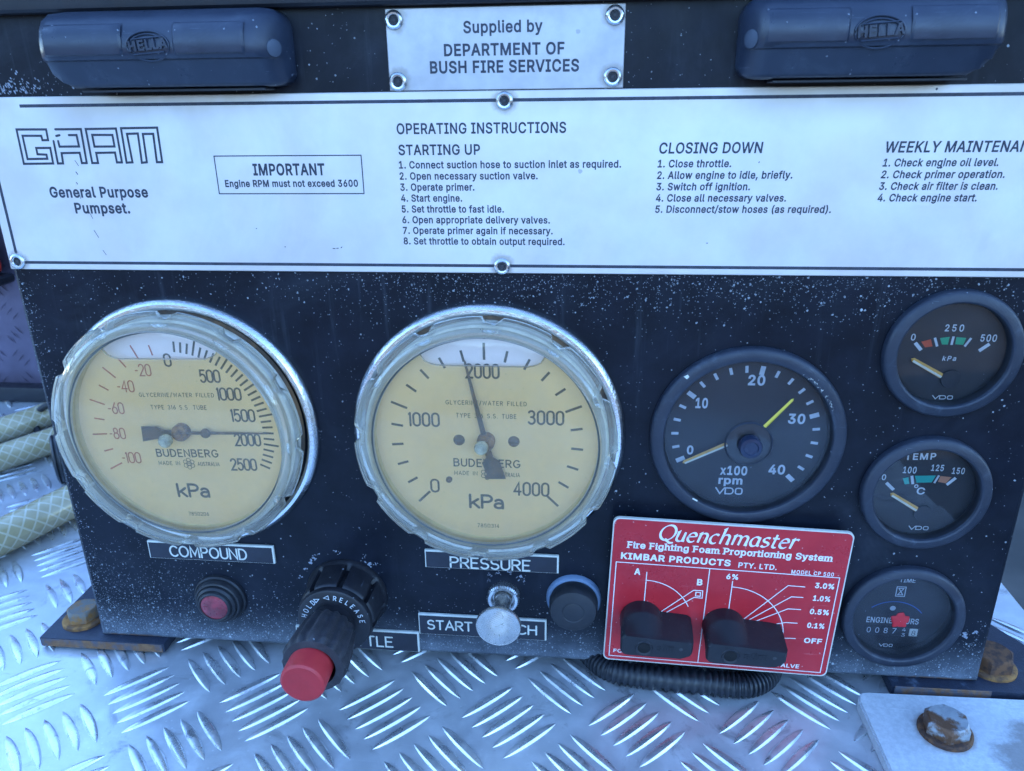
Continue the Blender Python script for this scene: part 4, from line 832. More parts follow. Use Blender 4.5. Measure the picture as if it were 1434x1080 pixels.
lamp(-184.4, -87, False, 'blue black marker lamp housing at top left with its chamfered end leftmost')
lamp(87.6, 177.8, True, 'blue black marker lamp housing at top right with pale drips on it')

# ================================================================== BIG PRESSURE GAUGES
def big_gauge(label, X, Z, kind, roll=0):
    t = thing('pressure_gauge', label, 'gauge', (X, -.1, Z), 'liquid filled pressure gauges', roty=-roll)
    lathe([(64.0, 0), (64.2, -1.2), (63.6, -3.2), (61.9, -4.6), (60.4, -4.7), (59.0, -3.4), (58.4, -1.4)], 128).build('chrome_flange', 'chrome', t, (0 if kind == 'P' else 1.4, 0, 0))
    lathe([(58.5, -1.5), (56.5, -1.2), (50, -1.2)], 96).build('flange_inside', 'flange_inner', t)
    lathe([(56.4, -1.2), (56.4, -9.6), (55.2, -9.9), (52.2, -7.4), (51.8, -6.6)], 96).build('case_wall', 'rim_white', t)
    d = disc(51.9, -6.6, 96).build('dial', 'dial', t)
    yd = -6.72; m = MB(); mr = MB()
    if kind == 'P':
        for i in range(21):
            a = 225-13.5*i; big = i % 5 == 0
            if i == 6: a -= .5
            tick(m, a, 39.4, 47.4 if big else 44.9, 1.15, yd)
        for (s_, x0, x1, z, cap) in (('0', -27.2, -23.6, -28.0, 6.5), ('1000', -35.9, -21.9, 6.4, 6.4), ('2000', -8.3, 6.4, 30.8, 6.4), ('3000', 19.6, 35.5, 8.8, 6.4), ('4000', 12.6, 28.9, -28.2, 6.6)):
            strokes(m, s_, x0, x1, z, cap, .95, yd)
    else:
        for a, lg_ in ((136, 1), (148, 0), (160, 1), (172, 0), (183, 1), (195, 0), (207, 1), (124, 0), (112, 1), (101, 0)):
            tick(mr, a, 39, 46.6 if lg_ else 44.1, .75, yd)
        for i in range(28):
            a = 85-4.1*i
            tick(m, a, 40, 47.5 if i % 5 == 2 and False or a in (-1,) else (47.3 if (i % 5 == 3) else 45.2), 1.0, yd)
        for (s_, x0, x1, z) in (('-20', -17.6, -10, 28.2), ('-40', -28.2, -20.1, 20), ('-60', -35.4, -27.6, 8.7), ('-80', -37.6, -29.8, -4.6), ('-100', -34, -24.6, -17.6)):
            strokes(mr, s_, x0, x1, z, 5.6, .6, yd, gap=.16)
        for (s_, x0, x1, z) in (('0', -2.2, .8, 33), ('500', 13.7, 23.2, 25.1), ('1000', 20.6, 32, 16.2), ('1500', 25.7, 37, 5.3), ('2000', 25.4, 37.9, -7.4), ('2500', 21.3, 33.9, -20.6)):
            strokes(m, s_, x0, x1, z, 5.9, .85, yd, gap=.16)
    strokes(m, 'GLYCERINE/WATER FILLED', -18.2, 18.8, 17.6, 1.9, .27, yd, gap=.4)
    strokes(m, 'TYPE 316 S.S. TUBE', -13.6, 14, 11.2, 2.0, .27, yd, gap=.4)
    strokes(m, 'BUDENBERG', -15.6, 15.3, -13.8, 3.7, .62, yd, gap=.3)
    strokes(m, 'MADE IN', -15.6, -4.8, -18.4, 1.9, .27, yd, gap=.35); strokes(m, 'AUSTRALIA', 4.4, 15.3, -18.6, 1.9, .27, yd, gap=.35)
    strokes(m, 'kPa', -8.6, 7.4, -35.8, 6.7, 1.25, yd, gap=.16)
    strokes(m, '7850314' if kind == 'P' else '7850206', -5.4, 5, -46.6, 1.9, .25, yd, gap=.3)
    for i in range(6):                                          # rosette mark between MADE IN and AUSTRALIA
        a = R(60*i+30); ribbon(m, [(-.1+2.0*math.cos(a)+1.0*math.cos(q), -17.6+2.0*math.sin(a)+1.0*math.sin(q)) for q in [k*math.pi/6 for k in range(12)]], .28, yd, True)
    for q in (-1, 0, 1): ribbon(m, [(-1.6, -17.6+q*.8), (1.4, -17.6+q*.8)], .25, yd)
    m.build('dial_print', 'black_print', d, smooth=False)
    if kind != 'P': mr.build('red_scale', 'red_print', d, smooth=False)
    if kind == 'P':
        for (x, z, r) in ((-12.8, -.3, 2.7), (12.8, -.3, 2.7)):
            s_ = lathe([(r, 0), (r*.96, -.5), (r*.6, -1.0), (.1, -1.1)], 24).build('dial_screw', 'needle', t, (x, -6.65, z))
            box(-r*.8, r*.8, -1.22, -.9, -.25, .25).build('slot', 'black_print', s_)
        lathe([(1.5, 0), (1.4, -1.2), (.1, -1.4)], 16).build('stop_pin', 'needle', t, (-18.3, -6.65, -21))
    # pointer, tail and boss
    ang = 102 if kind == 'P' else .3
    a = R(ang); c, s = math.cos(a), math.sin(a)
    def loc(u, v): return (u*c-v*s, u*s+v*c)
    nd = MB()
    def flatpoly(pts, y0, y1, mm):
        q = [loc(*p) for p in pts]; n = len(q); mm.add([(x, y0, z) for x, z in q]+[(x, y1, z) for x, z in q], [tuple(range(n)), tuple(range(n, 2*n))[::-1]]+[(i, (i+1) % n, n+(i+1) % n, n+i) for i in range(n)])
    if kind == 'P': flatpoly([(2, -1.25), (40, -.45), (41.5, 0), (40, .45), (2, 1.25)], -9.6, -9.1, nd); flatpoly([(-2, -1.3), (-8, -1.8), (-10.5, -4.2), (-19.8, -5.0), (-18.2, 4.6), (-15.8, 3.2), (-9.8, 4.0), (-7.6, 1.6), (-2, 1.3)], -9.7, -9.2, nd)
    else:
        flatpoly([(2, -.8), (43.5, -.25), (43.5, .25), (2, .8)], -9.6, -9.1, nd)
        flatpoly([(-3, -1.4), (-9, -1.4), (-10.5, -2.8), (-19.4, -4.4), (-18.8, 3.4), (-11, 3.2), (-9, 1.4), (-3, 1.4)], -9.7, -9.2, nd)
        lathe([(2.4, -9.1), (2.3, -10), (.1, -10.1)], 24, cx=12.7, cz=0, m=nd)
    nd.build('pointer', 'needle', t, smooth=False)
    lathe([(4.2, -6.7), (4.2, -9.8), (3.8, -10.6), (2.0, -11.2), (1.9, -12), (.1, -12.1)], 32).build('pointer_boss', 'brass', t)
    # liquid filling the case up to an air bubble at the top
    def bubble_z(x): return 38.4+max(0, abs(x)-19)**1.9*.055
    def liquid(y, top=True):
        pts = []
        for i in range(121):
            an = R(57.5-(295)*i/120); pts.append((51.4*math.cos(an), 51.4*math.sin(an)))
        xs = [pts[-1][0]+(pts[0][0]-pts[-1][0])*k/30 for k in range(1, 30)]
        pts += [(x, min(bubble_z(x), math.sqrt(max(0, 51.4**2-x*x)))) for x in xs]; return pts
    lq = liquid(0); n = len(lq); mm = MB(); mm.add([(x, -12.2, z) for x, z in lq], [tuple(range(n))[::-1]]); mm.build('glycerine_fill', 'glycerine', t, smooth=False)
    ed = [(x, -12.3, z) for x, z in lq[121:]]; ed = [(lq[120][0], -12.3, lq[120][1])]+ed+[(lq[0][0], -12.3, lq[0][1])]
    tube(ed, .42, 8).build('liquid_line', 'meniscus', t)
    up = [(26*math.cos(R(a_)), -12.3, 43.0+5.2*math.sin(R(a_))) for a_ in range(0, 181, 10)]
    # window and clear screwed bezel
    lathe([(52.2, -13.6), (51.2, -14.1), (40, -14.4), (20, -14.6), (.1, -14.7)], 96).build('window', 'lens', t)
    lobes = 12
    def rf(a_, r, y):
        if r < 57: return r
        ph = (a_/(2*math.pi)*lobes+.22) % 1
        k = min(1, max(0, (ph-.16)/.05))*min(1, max(0, (.985-ph)/.03))
        return r-(1-k)*2.5-(0 if y < -9 else .3)
    rg = lathe([(57.6, -4.6), (59.8, -5.2), (60.5, -6.2), (60.6, -9.0), (60.2, -9.3), (60.6, -9.6), (60.5, -11.8), (59.9, -12.7), (58.2, -12.9), (58.0, -13.6), (57.0, -13.7), (56.7, -15.2), (55.6, -16.0), (54.6, -16.0), (54.3, -15.5), (53.6, -15.5), (53.1, -16.0), (52.7, -15.2), (52.3, -12.4), (51.8, -7.4)], 240, rf).build('clear_bezel', 'ringclear', t, (0, -2.4, 0), ang=30)
    lathe([(56.9, -13.2), (55.4, -14.6), (53.4, -14.8), (52.8, -13.6)], 96).build('bezel_step', 'ringclear', t, (0, -2.2, 0))
    lathe([(51.9, -13.0), (52.3, -13.9), (51.8, -14.4), (51.5, -14.0), (51.9, -13.0)], 96).build('window_seal', 'seal', t)
    lathe([(3.1, -14.5), (3.2, -16.6), (2.8, -17.4), (2.3, -17.3), (2.1, -17.7), (1.4, -17.7), (1.2, -18.0), (.1, -18.0)], 32).build('reset_stud', 'hubclear', t, (-1.2, 0, .2) if kind == 'P' else (-4.2, 0, -1.2))
    return t
big_gauge('compound gauge on the left with red negative scale and needle pointing right', -159.5, 137.0, 'C', 1.0)
big_gauge('pressure gauge in the centre marked 0 to 4000 with needle near 2000', -12.4, 136.6, 'P', 0)

# ================================================================== ENGRAVED TAGS
def tag(label, x0, x1, z0, z1, words, tx):
    cx, cz = (x0+x1)/2, (z0+z1)/2
    t = thing('name_tag', label, 'label', (cx, -.1, cz), 'engraved tags on the control panel', roty=.35)
    w_, h_ = (x1-x0)/2, (z1-z0)/2
    c = box(-w_, w_, -1.5, 0, -h_, h_, .2, 1).build('tag_core', 'tag_white', t)
    box(-w_+.55, w_-.9, -1.62, -1.3, -h_+.25, h_-.95, .12, 1).build('tag_face', 'engraved', t)
    m = MB()
    for (wd_, a, b, z, cap) in words: strokes(m, wd_, a-cx, b-cx, z-cz, cap, .9, -1.66, gap=.2)
    m.build('lettering', 'tag_white', t, smooth=False)
tag('black engraved tag reading COMPOUND under the left gauge', -193.2, -125.2, 60.2, 70.7, [('COMPOUND', -181.3, -140, 62.1, 6.1)], 0)
tag('black engraved tag reading PRESSURE under the centre gauge', -46.1, 21.5, 61.9, 72.2, [('PRESSURE', -33, 7, 62.8, 5.9)], 0)
tag('black engraved tag reading THROTTLE partly hidden by the red tipped knob', -119, -52, 8.6, 21.3, [('THROTTLE', -110.5, -66.5, 11.1, 6.2)], 0)
tag('black engraved tag reading START SWITCH behind the silver pull knob', -51.6, 15.5, 20.3, 33.1, [('START', -46.7, -23.5, 23.9, 5.4), ('SWITCH', -19.5, 10.2, 23.9, 5.4)], 0)

# ================================================================== ROUND INSTRUMENTS
def small_case(t, Ro, Ri, ydial, flat_w, hazy=False):
    lathe([(Ro, 0), (Ro, -2.4), (Ro-.5, -3.6), (Ro-1.5, -4.3), (Ro-flat_w, -4.6), (Ro-flat_w-.7, -4.2), (Ro-flat_w-1.1, -3.2)], 112).build('bezel', 'bezel', t)
    lathe([(Ro-flat_w-1.1, -3.2), (min(Ri+.3, Ro-flat_w-1.2), -1.6), (min(Ri, Ro-flat_w-1.5), .4), (Ri-.1, ydial)], 96).build('inner_bezel', 'bezel_in', t)
    d = disc(Ri+.2, ydial-.02, 80).build('dial', 'face', t)
    lathe([(min(Ri+.1, Ro-flat_w-1.3), -1.1), (Ri*.6, -1.5), (.1, -1.7)], 72).build('glass', 'hazeglass' if hazy else 'smallglass', t)
    return d
# the sheet has an opening for each dial: the recess is cut by the case sitting proud
def vdo(m, x0, x1, z, cap, y):
    W = x1-x0; a = W*.33
    for st, cl in (([(x0, z+cap), (x0+a*.5, z), (x0+a, z+cap)], 0),
                   ([(x0+a*1.12, z), (x0+a*1.12, z+cap), (x0+a*1.7, z+cap)]+[(x0+a*1.7+a*.33*math.cos(q), z+cap/2+cap/2*math.sin(q)) for q in [R(k) for k in (60, 30, 0, -30, -60)]]+[(x0+a*1.7, z)], 1),
                   ([(x0+a*2.3+a*.1+a*.38*(1+math.copysign(abs(math.cos(q))**.6, math.cos(q)))-.1*a, z+cap/2+cap/2*math.copysign(abs(math.sin(q))**.6, math.sin(q))) for q in [R(k) for k in range(0, 360, 24)]], 1)):
        ribbon(m, st, cap*.21, y, bool(cl))
YD = 3.0     # depth the dial planes were measured at

# to seat the dials below the panel face the cases stand proud: everything is shifted forward by F
def inst(name, label, X, Z, Ro, grp): return thing(name, label, 'gauge', (X, -.1, Z), grp)

tc = inst('tachometer', 'large black engine speed dial marked 0 to 40 with a yellow marker', 106.2, 138.9, 43.5, None)
d = small_case(tc, 43.5, 36.6, -.05+3, 5.2, True)
m = MB(); yd = 2.86
for i in range(21):
    tick(m, 206-12.5*i, 30.0 if i % 5 else 29.4, 33.3 if i % 5 else 33.6, 1.35 if i % 5 else 2.2, yd)
for (s_, x0, x1, z, cap) in (('10', -23.3, -17.7, 12.3, 5.1), ('20', -.9, 6.6, 24, 5.0), ('30', 18.5, 26.1, 5.7, 5.0), ('40', 12.5, 20, -20.2, 5.0), ('0', -25.6, -22.6, -11.2, 4.6), ('x100', -9.6, 2.9, -21.3, 4.8), ('rpm', -9.9, 1.2, -26.2, 4.2)):
    glyphs(s_, x0, x1, z, cap, yd, bold=.03, m=m)
vdo(m, -10.8, 1.3, -31.3, 3.1, yd)
m.build('dial_print', 'white_print', d, smooth=False)
def needle(t, pa, pb, wd, y, mat, mat2=None, name='pointer'):
    (x0, z0), (x1, z1) = pa, pb; a = math.atan2(z1-z0, x1-x0); L = math.hypot(x1-x0, z1-z0)
    m = MB(); m.add([(0, -.0, -wd*.55), (L-1, 0, -wd*.42), (L, 0, 0), (L-1, 0, wd*.42), (0, 0, wd*.55), (0, -.7, 0), (L-.8, -.6, 0)], [(0, 1, 6, 5), (1, 2, 6), (2, 3, 6), (3, 4, 5, 6), (4, 0, 5), (0, 4, 3, 2, 1)])
    o = m.build(name, mat, t, (x0, y, z0), smooth=False); o.rotation_euler = (0, -a, 0)
    if mat2:
        s_ = MB(); s_.quad((0, -.74, -.1), (L-1, -.66, -.1), (L-1, -.66, .75*wd*.5), (0, -.74, .75*wd*.5)); s_.build('pointer_face', mat2, o, smooth=False)
needle(tc, (-8, -4.3), (-27.6, -14.6), 2.1, .6, 'orange', 'pointer_white')
needle(tc, (7.3, 6.0), (18.6, 20.0), 1.6, -2.0, 'yellow', None, 'set_marker')
lathe([(10.6, 0), (10.5, -.7), (9.6, -1.0), (5.2, -1.05)], 64).build('marker_disc', 'smallglass', tc, (1.0, -1.6, -2.6))
lathe([(10.7, 0), (10.8, -.5), (10.3, -1.15), (10.0, -.9)], 64).build('marker_disc_rim', 'bezel', tc, (1.0, -1.6, -2.6))
lathe([(5.2, 0), (5.2, -3.2), (4.7, -4.2), (3.4, -4.4), (3.0, -3.8), (.1, -3.7)], 40).build('marker_knob', 'hub_blue', tc, (1.4, -2.6, -2.9))
cm = MB(); yb = -4.72
for (a, r, n_, spread) in ((135, 41.6, 1, 0),):
    cm.add([(-30.4, yb+.25, 30.2), (-28.9, yb+.2, 29.0), (-27.9, yb+.2, 30.1), (-28.6, yb+.25, 31.2)], [(0, 1, 2, 3)])
cm.add([(-22.6, yb, -30.6), (-20.2, yb, -31.9), (-20.0, yb, -31.2), (-22.3, yb, -29.9)], [(0, 1, 2, 3)])
for i in range(46):
    a = R(random.choice((random.uniform(40, 58), random.uniform(24, 36)))); r = 38.6+random.gauss(0, .25)
    cm.add([(r*math.cos(a)+random.gauss(0, .12)*k_, yb, r*math.sin(a)+random.gauss(0, .35)) for k_ in (1, 2, 3)], [(0, 1, 2)])
cm.build('bezel_chips', 'tag_white', tc, smooth=False, kind='stuff')

def sector(m, a0, a1, r0, r1, y, cx, cz, n=6):
    q0 = [(cx+r0*math.cos(R(a0+(a1-a0)*i/n)), y, cz+r0*math.sin(R(a0+(a1-a0)*i/n))) for i in range(n+1)]
    q1 = [(cx+r1*math.cos(R(a0+(a1-a0)*i/n)), y, cz+r1*math.sin(R(a0+(a1-a0)*i/n))) for i in range(n+1)]
    m.add(q0+q1, [(i, i+1, n+2+i, n+1+i) for i in range(n)])
def poly(pts, y, mat, name, parent):
    m = MB(); m.add([(x, y, z) for x, z in pts], [tuple(range(len(pts)))]); return m.build(name, mat, parent, smooth=False)
grp = 'small round engine instruments'
og = inst('oil_pressure_gauge', 'small round dial marked 0 250 500 at the upper right edge', 187.9, 180.5, 28.4, grp)
d = small_case(og, 28.4, 24.0, 2.1, 4.4); yd = 1.96; m = MB()
for q in ([(-15.0, 3.9), (-11.6, .6)], [(-8.5+2.2, 6.6), (-4.2, 2.6)][::-1], ):
    pass
ribbon(m, [(-14.4, 3.9), (-11.4, .6)], 1.5, yd, caps=False); ribbon(m, [(-6.7, 6.3), (-5.1, 2.4)], 1.0, yd, caps=False); ribbon(m, [(.8, 7.0), (.6, 3.2)], 1.0, yd, caps=False)
ribbon(m, [(8.1, 6.4), (6.1, 2.6)], 1.0, yd, caps=False); ribbon(m, [(16.0, 3.9), (12.3, .7)], 1.5, yd, caps=False)
for (s_, x0, x1, z, cap, sp_c) in (('0', -16.5, -14.6, 4.9, 3.0, 1), ('250', -3.3, 4.4, 9.2, 3.1, 1.3), ('500', 11.9, 18.5, 4.9, 3.2, 1.1), ('kPa', -2, 3.7, -4.0, 2.2, 1.25)):
    glyphs(s_, x0, x1, z, cap, yd, bold=.016, m=m, spacing=sp_c, shear=.12 if s_ == 'kPa' else 0)
vdo(m, -3.1, 5.3, -21.8, 1.6, yd); m.build('dial_print', 'white_print', d, smooth=False)
poly([(-12.0, 4.4), (-10.0, 1.9), (-7.0, 2.4), (-8.2, 5.6)][::-1], yd, 'band_red', 'red_band', d)
poly([(-4.6, 6.2), (-3.3, 3.3), (-.9, 3.3), (-.7, 6.8)], yd, 'band_green', 'green_band', d); poly([(2.0, 6.7), (2.1, 3.5), (5.4, 3.3), (6.1, 6.4)], yd, 'band_green', 'green_band', d)
needle(og, (-1.6, -10.6), (-15.4, -2.9), 2.3, .8, 'orange', 'pointer_white')
lathe([(4.2, 0), (4.0, -.8), (.1, -1.0)], 32).build('pointer_hub', 'bezel_in', og, (2.6, 1.4, -12.0))
tg = inst('temperature_gauge', 'small round TEMP dial marked 100 125 150 below the upper right dial', 188.2, 113.4, 28.5, grp)
d = small_case(tg, 28.5, 24.0, 3.1, 4.4); yd = 2.96; m = MB()
ribbon(m, [(-15.9, 2.7), (-12.1, -.9)], 1.5, yd, caps=False); ribbon(m, [(-5.2, 6.7), (-4.1, 2.4)], 1.2, yd, caps=False); ribbon(m, [(6.6, 7.3), (5.2, 3.3)], .9, yd, caps=False); ribbon(m, [(14.1, 6.3), (10.8, 2.6)], 1.4, yd, caps=False)
for (s_, x0, x1, z, cap) in (('TEMP', -9.6, 3.8, 14.6, 3.3), ('100', -9.5, -3.6, 7.9, 3.4), ('125', 2.6, 8.1, 9.5, 3.2), ('150', 11.9, 17.4, 8.3, 3.2), ('C', -1.8, 1.9, -2.8, 3.6)):
    glyphs(s_, x0, x1, z, cap, yd, bold=.02, m=m, spacing=1.1, rot=3 if s_ == 'TEMP' else 0)
ribbon(m, [(-2.4+.75*math.cos(k), 1.4+.75*math.sin(k)) for k in [q*.7 for q in range(9)]], .4, yd, True)
glyphs('50', -20.6, -16.4, 4.0, 3.0, yd, bold=.02, m=m)
vdo(m, -2.2, 6.5, -21.5, 1.8, yd); m.build('dial_print', 'white_print', d, smooth=False)
poly([(-9.0, 5.2), (-7.6, 2.1), (-5.7, 2.5), (-6.6, 5.9)], yd, 'band_teal', 'teal_band', d); poly([(-3.9, 6.7), (-2.6, 3.2), (4.0, 3.6), (5.3, 7.2)], yd, 'band_teal', 'teal_band', d)
poly([(7.3, 7.0), (6.7, 4.0), (10.3, 3.4), (12.2, 6.6)], yd, 'band_salmon', 'salmon_band', d)
needle(tg, (-1.0, -9.8), (-14.0, -1.8), 2.3, 1.4, 'orange', 'pointer_white')
lathe([(4.2, 0), (4.0, -.8), (.1, -1.0)], 32).build('pointer_hub', 'bezel_in', tg, (2.2, 2.0, -12.1))
hg = inst('hour_meter', 'black engine hours counter dial with a red blob at the lower right', 189.0, 45.3, 28.8, grp)
d = small_case(hg, 28.8, 24.4, 5.2, 4.2, True); yd = 5.05; m = MB()
ox_, oz_ = -1.0, 1.2
for pts, cl in (([(-2.0, 12.9), (2.2, 12.9), (2.2, 7.4), (-2.0, 7.4)], True), ([(-1.1, 12.0), (1.3, 12.0), (-1.1, 8.3), (1.3, 8.3)], True)): ribbon(m, pts, .38, yd, cl)
glyphs('ENGINE HOURS', -13.6, 11.4, -8.8, 3.3, yd, bold=.012, m=m)
glyphs('TIME', -1.5, 6, 15.6, 2.6, yd, bold=.01, m=m)
vdo(m, -5.4, 1.0, -23.0, 1.5, yd); m.build('dial_print', 'white_print', d, smooth=False)
m = MB(); ribbon(m, [(-1.2+17*math.cos(R(a_)), -12.8+17*math.sin(R(a_))) for a_ in range(40, 131, 6)], .45, yd); m.build('blue_arc', 'blue_print', d, smooth=False)
cw = box(-14.0, 12.4, yd-.3, yd+.2, -16.0, -10.6, .2, 1).build('counter_window', 'bezel_in', hg)
m = MB()
for i, c_ in enumerate('0087'): glyphs(c_, -12.8+i*4.1, -10.9+i*4.1, -14.6, 3.2, yd-.36, bold=0, m=m)
glyphs('4', 4.1, 5.9, -13.0, 2.0, yd-.36, m=m); glyphs('3', 4.1, 5.9, -16.2, 2.0, yd-.36, m=m)
m.build('counter_digits', 'white_print', cw, smooth=False)
wd_ = box(7.6, 11.6, yd-.7, yd-.2, -15.6, -11.2, .2, 1).build('tenths_drum', 'tag_white', hg)
m = MB(); glyphs('8', 8.6, 10.6, -15.0, 2.9, yd-.76, m=m); m.build('drum_digit', 'ink', wd_, smooth=False)
m = MB(); rb = [(4.2*(1+.13*math.sin(5*a_)+.08*math.cos(9*a_+1)), a_) for a_ in [2*math.pi*k/32 for k in range(32)]]
rows = [(0, 1.0), (-.5, .9), (-.8, .5), (-.9, .03)]
for k, (yy, f) in enumerate(rows): m.v += [(r*f*math.cos(a_), yy, r*f*math.sin(a_)) for r, a_ in rb]
for k in range(3): m.f += [(k*32+i, k*32+(i+1) % 32, (k+1)*32+(i+1) % 32, (k+1)*32+i) for i in range(32)]
m.build('red_wheel', 'red_blob', hg, (-.9, -1.9, -1.6)); disc(1.4, 0, 20).build('white_dot', 'white_print', hg, (-2.2, 4.9, .3))

# ================================================================== RED PROPORTIONER PLATE AND ITS TWO KNOBS
PY = -7.6
rp = thing('valve_plate', 'red printed foam proportioner plate with white diagram at lower right of the panel', 'sign', (101.2, PY, 56.4), roty=1.9)
def rrect(w_, h_, r, z0=0):
    pts = []
    for (cx, cz, a0) in ((w_-r, h_-r, 0), (-w_+r, h_-r, 90), (-w_+r, -h_+r, 180), (w_-r, -h_+r, 270)):
        pts += [(cx+r*math.cos(R(a0+a_)), cz+r*math.sin(R(a0+a_))) for a_ in (0, 18, 36, 54, 72, 90)]
    return pts
def slab(pts, y0, y1):
    n = len(pts); m = MB(); m.add([(x, y0, z) for x, z in pts]+[(x, y1, z) for x, z in pts], [tuple(range(n)), tuple(range(n, 2*n))[::-1]]+[((i+1) % n, i, n+i, n+(i+1) % n) for i in range(n)]); return m
slab(rrect(55.2, 41.4, 3), -1.5, 0).build('plate_sheet', 'plate_edge', rp, smooth=False)
slab(rrect(54.6, 40.7, 2.8), -1.62, -1.45).build('red_face', 'red_plate', rp, smooth=False)
slab([(-50, -39.5), (50, -39.5), (50, 37), (-50, 37)], 0.02, -PY-.3).build('backing_block', 'hood', rp, smooth=False).location = (0, 0, 0)
yr = -1.68; m = MB()
glyphs('KIMBAR PRODUCTS', -50.4, 1.3, 18.9, 3.6, yr, bold=.03, m=m); glyphs('PTY. LTD.', 5, 22.8, 18.6, 2.9, yr, bold=.02, m=m); glyphs('MODEL CP 500', 29.8, 49.3, 17.3, 2.1, yr, bold=.015, m=m, spacing=1.1)
glyphs('A', -43.4, -40.4, 10.6, 3.6, yr, bold=.03, m=m); glyphs('B', -13.2, -10.6, 7.0, 3.6, yr, bold=.03, m=m)
for (s_, x0, x1, z) in (('6%', .2, 5.8, 11.7), ('3.0%', 41.7, 50.6, 10.2), ('1.0%', 41.9, 49.9, 3.0), ('0.5%', 41.6, 50.5, -4.7), ('0.1%', 41.6, 49.7, -12.8), ('OFF', 41.4, 49.9, -21.8)):
    glyphs(s_, x0, x1, z, 3.0, yr, bold=.03, m=m)
glyphs('FOAM', -50.3, -40.5, -36.5, 2.1, yr, bold=.02, m=m); glyphs('METERING VALVE', 10, 41.5, -37.5, 2.3, yr, bold=.02, m=m)
# slanted script title, broad nib
def nib(base, ang=35, lo=.28):
    return lambda th: base*(lo+(1-lo)*abs(math.sin(th-R(ang))))
SC = {
 'Q': (.80, [('c', arc(.40, .52, .38, .5, 0, 360, 24)), [(.36, .1), (.5, -.02), (.68, -.16), (.86, -.12)]]),
 'u': (.56, [[(.02, .58), (.1, .62), (.1, .2)]+arc(.27, .18, .17, .18, 180, 330, 7)+[(.44, .62)], [(.44, .62), (.44, .05), (.54, .03)]]),
 'e': (.48, [[(.05, .34), (.42, .38)]+arc(.25, .40, .18, .22, 0, 160, 8)+arc(.27, .28, .22, .28, 170, 320, 9)]),
 'n': (.58, [[(.02, .57), (.11, .62), (.11, 0)], [(.11, .42)]+arc(.3, .44, .17, .19, 150, 0, 7)+[(.47, .05), (.56, .02)]]),
 'c': (.46, [arc(.26, .31, .22, .31, 50, 310, 12)]),
 'h': (.58, [[(.02, .95), (.11, 1.0), (.11, 0)], [(.11, .42)]+arc(.3, .44, .17, .19, 150, 0, 7)+[(.47, .05), (.56, .02)]]),
 'm': (.9, [[(.02, .57), (.11, .62), (.11, 0)], [(.11, .42)]+arc(.28, .44, .15, .19, 150, 0, 7)+[(.43, 0)], [(.43, .42)]+arc(.62, .44, .16, .19, 150, 0, 7)+[(.78, .05), (.88, .02)]]),
 'a': (.54, [arc(.24, .31, .21, .31, 40, 330, 14), [(.42, .62), (.42, .08), (.53, .03)]]),
 's': (.42, [arc(.22, .47, .16, .15, 40, 250, 7)+arc(.2, .16, .18, .16, 70, -150, 8)]),
 't': (.38, [[(.15, .85), (.15, .14)]+arc(.27, .12, .12, .12, 180, 310, 5), [(.0, .6), (.34, .6)]]),
 'r': (.44, [[(.02, .57), (.11, .62), (.11, 0)], [(.11, .4)]+arc(.28, .43, .16, .19, 150, 50, 5)]),
}
def script(m, text, x0, x1, z, cap, base, y, sl=.28, gap=.05):
    W = sum(SC[c_][0]+gap for c_ in text); sx = (x1-x0)/W; px = 0; wf = nib(base)
    for c_ in text:
        for st in SC[c_][1]:
            cl = isinstance(st, tuple); pp = st[1] if cl else st
            ribbon(m, [(x0+(px+a_)*sx+b_*cap*sl, z+b_*cap) for a_, b_ in pp], base, y, cl, wf)
        px += SC[c_][0]+gap
script(m, 'Quenchmaster', -34, 30.5, 30.8, 8.2, 1.3, yr)
# slab-serif line: outline letters with small serifs laid on
def serif_line(m, body, x0, x1, z, cap, y):
    glyphs(body, x0, x1, z, cap, y, bold=.026, m=m)
serif_line(m, 'Fire Fighting Foam Proportioning System', -47.7, 47.2, 25.3, 3.6, yr)
# serifs under and over the stems of that line
body = 'Fire Fighting Foam Proportioning System'
kx = 94.9/advance(body, .026)
stems = {'F': [(.12, 0), (.12, 1)], 'i': [(.5, 0), (.3, .74)], 'r': [(.25, 0), (.15, .74)], 'h': [(.14, 0), (.14, 1.04), (.86, 0)], 'n': [(.14, 0), (.1, .74), (.86, 0)], 'm': [(.1, 0), (.06, .74), (.5, 0), (.9, 0)], 'P': [(.14, 0), (.12, 1)], 'p': [(.16, -.3), (.1, .74)], 'y': [(.14, .74), (.86, .74)], 't': [(.6, 0)]}
for i, c_ in enumerate(body):
    if c_ in stems:
        w0 = advance(body[:i], .026); w1 = advance(body[:i+1], .026)
        for fx, fz in stems[c_]:
            X_ = -47.7+(w0+(w1-w0)*fx)*kx; Z_ = 25.3+fz*3.6; ribbon(m, [(X_-.72, Z_+(.18 if fz < .5 else -.18)), (X_+.72, Z_+(.18 if fz < .5 else -.18))], .36, yr-.01, caps=False)
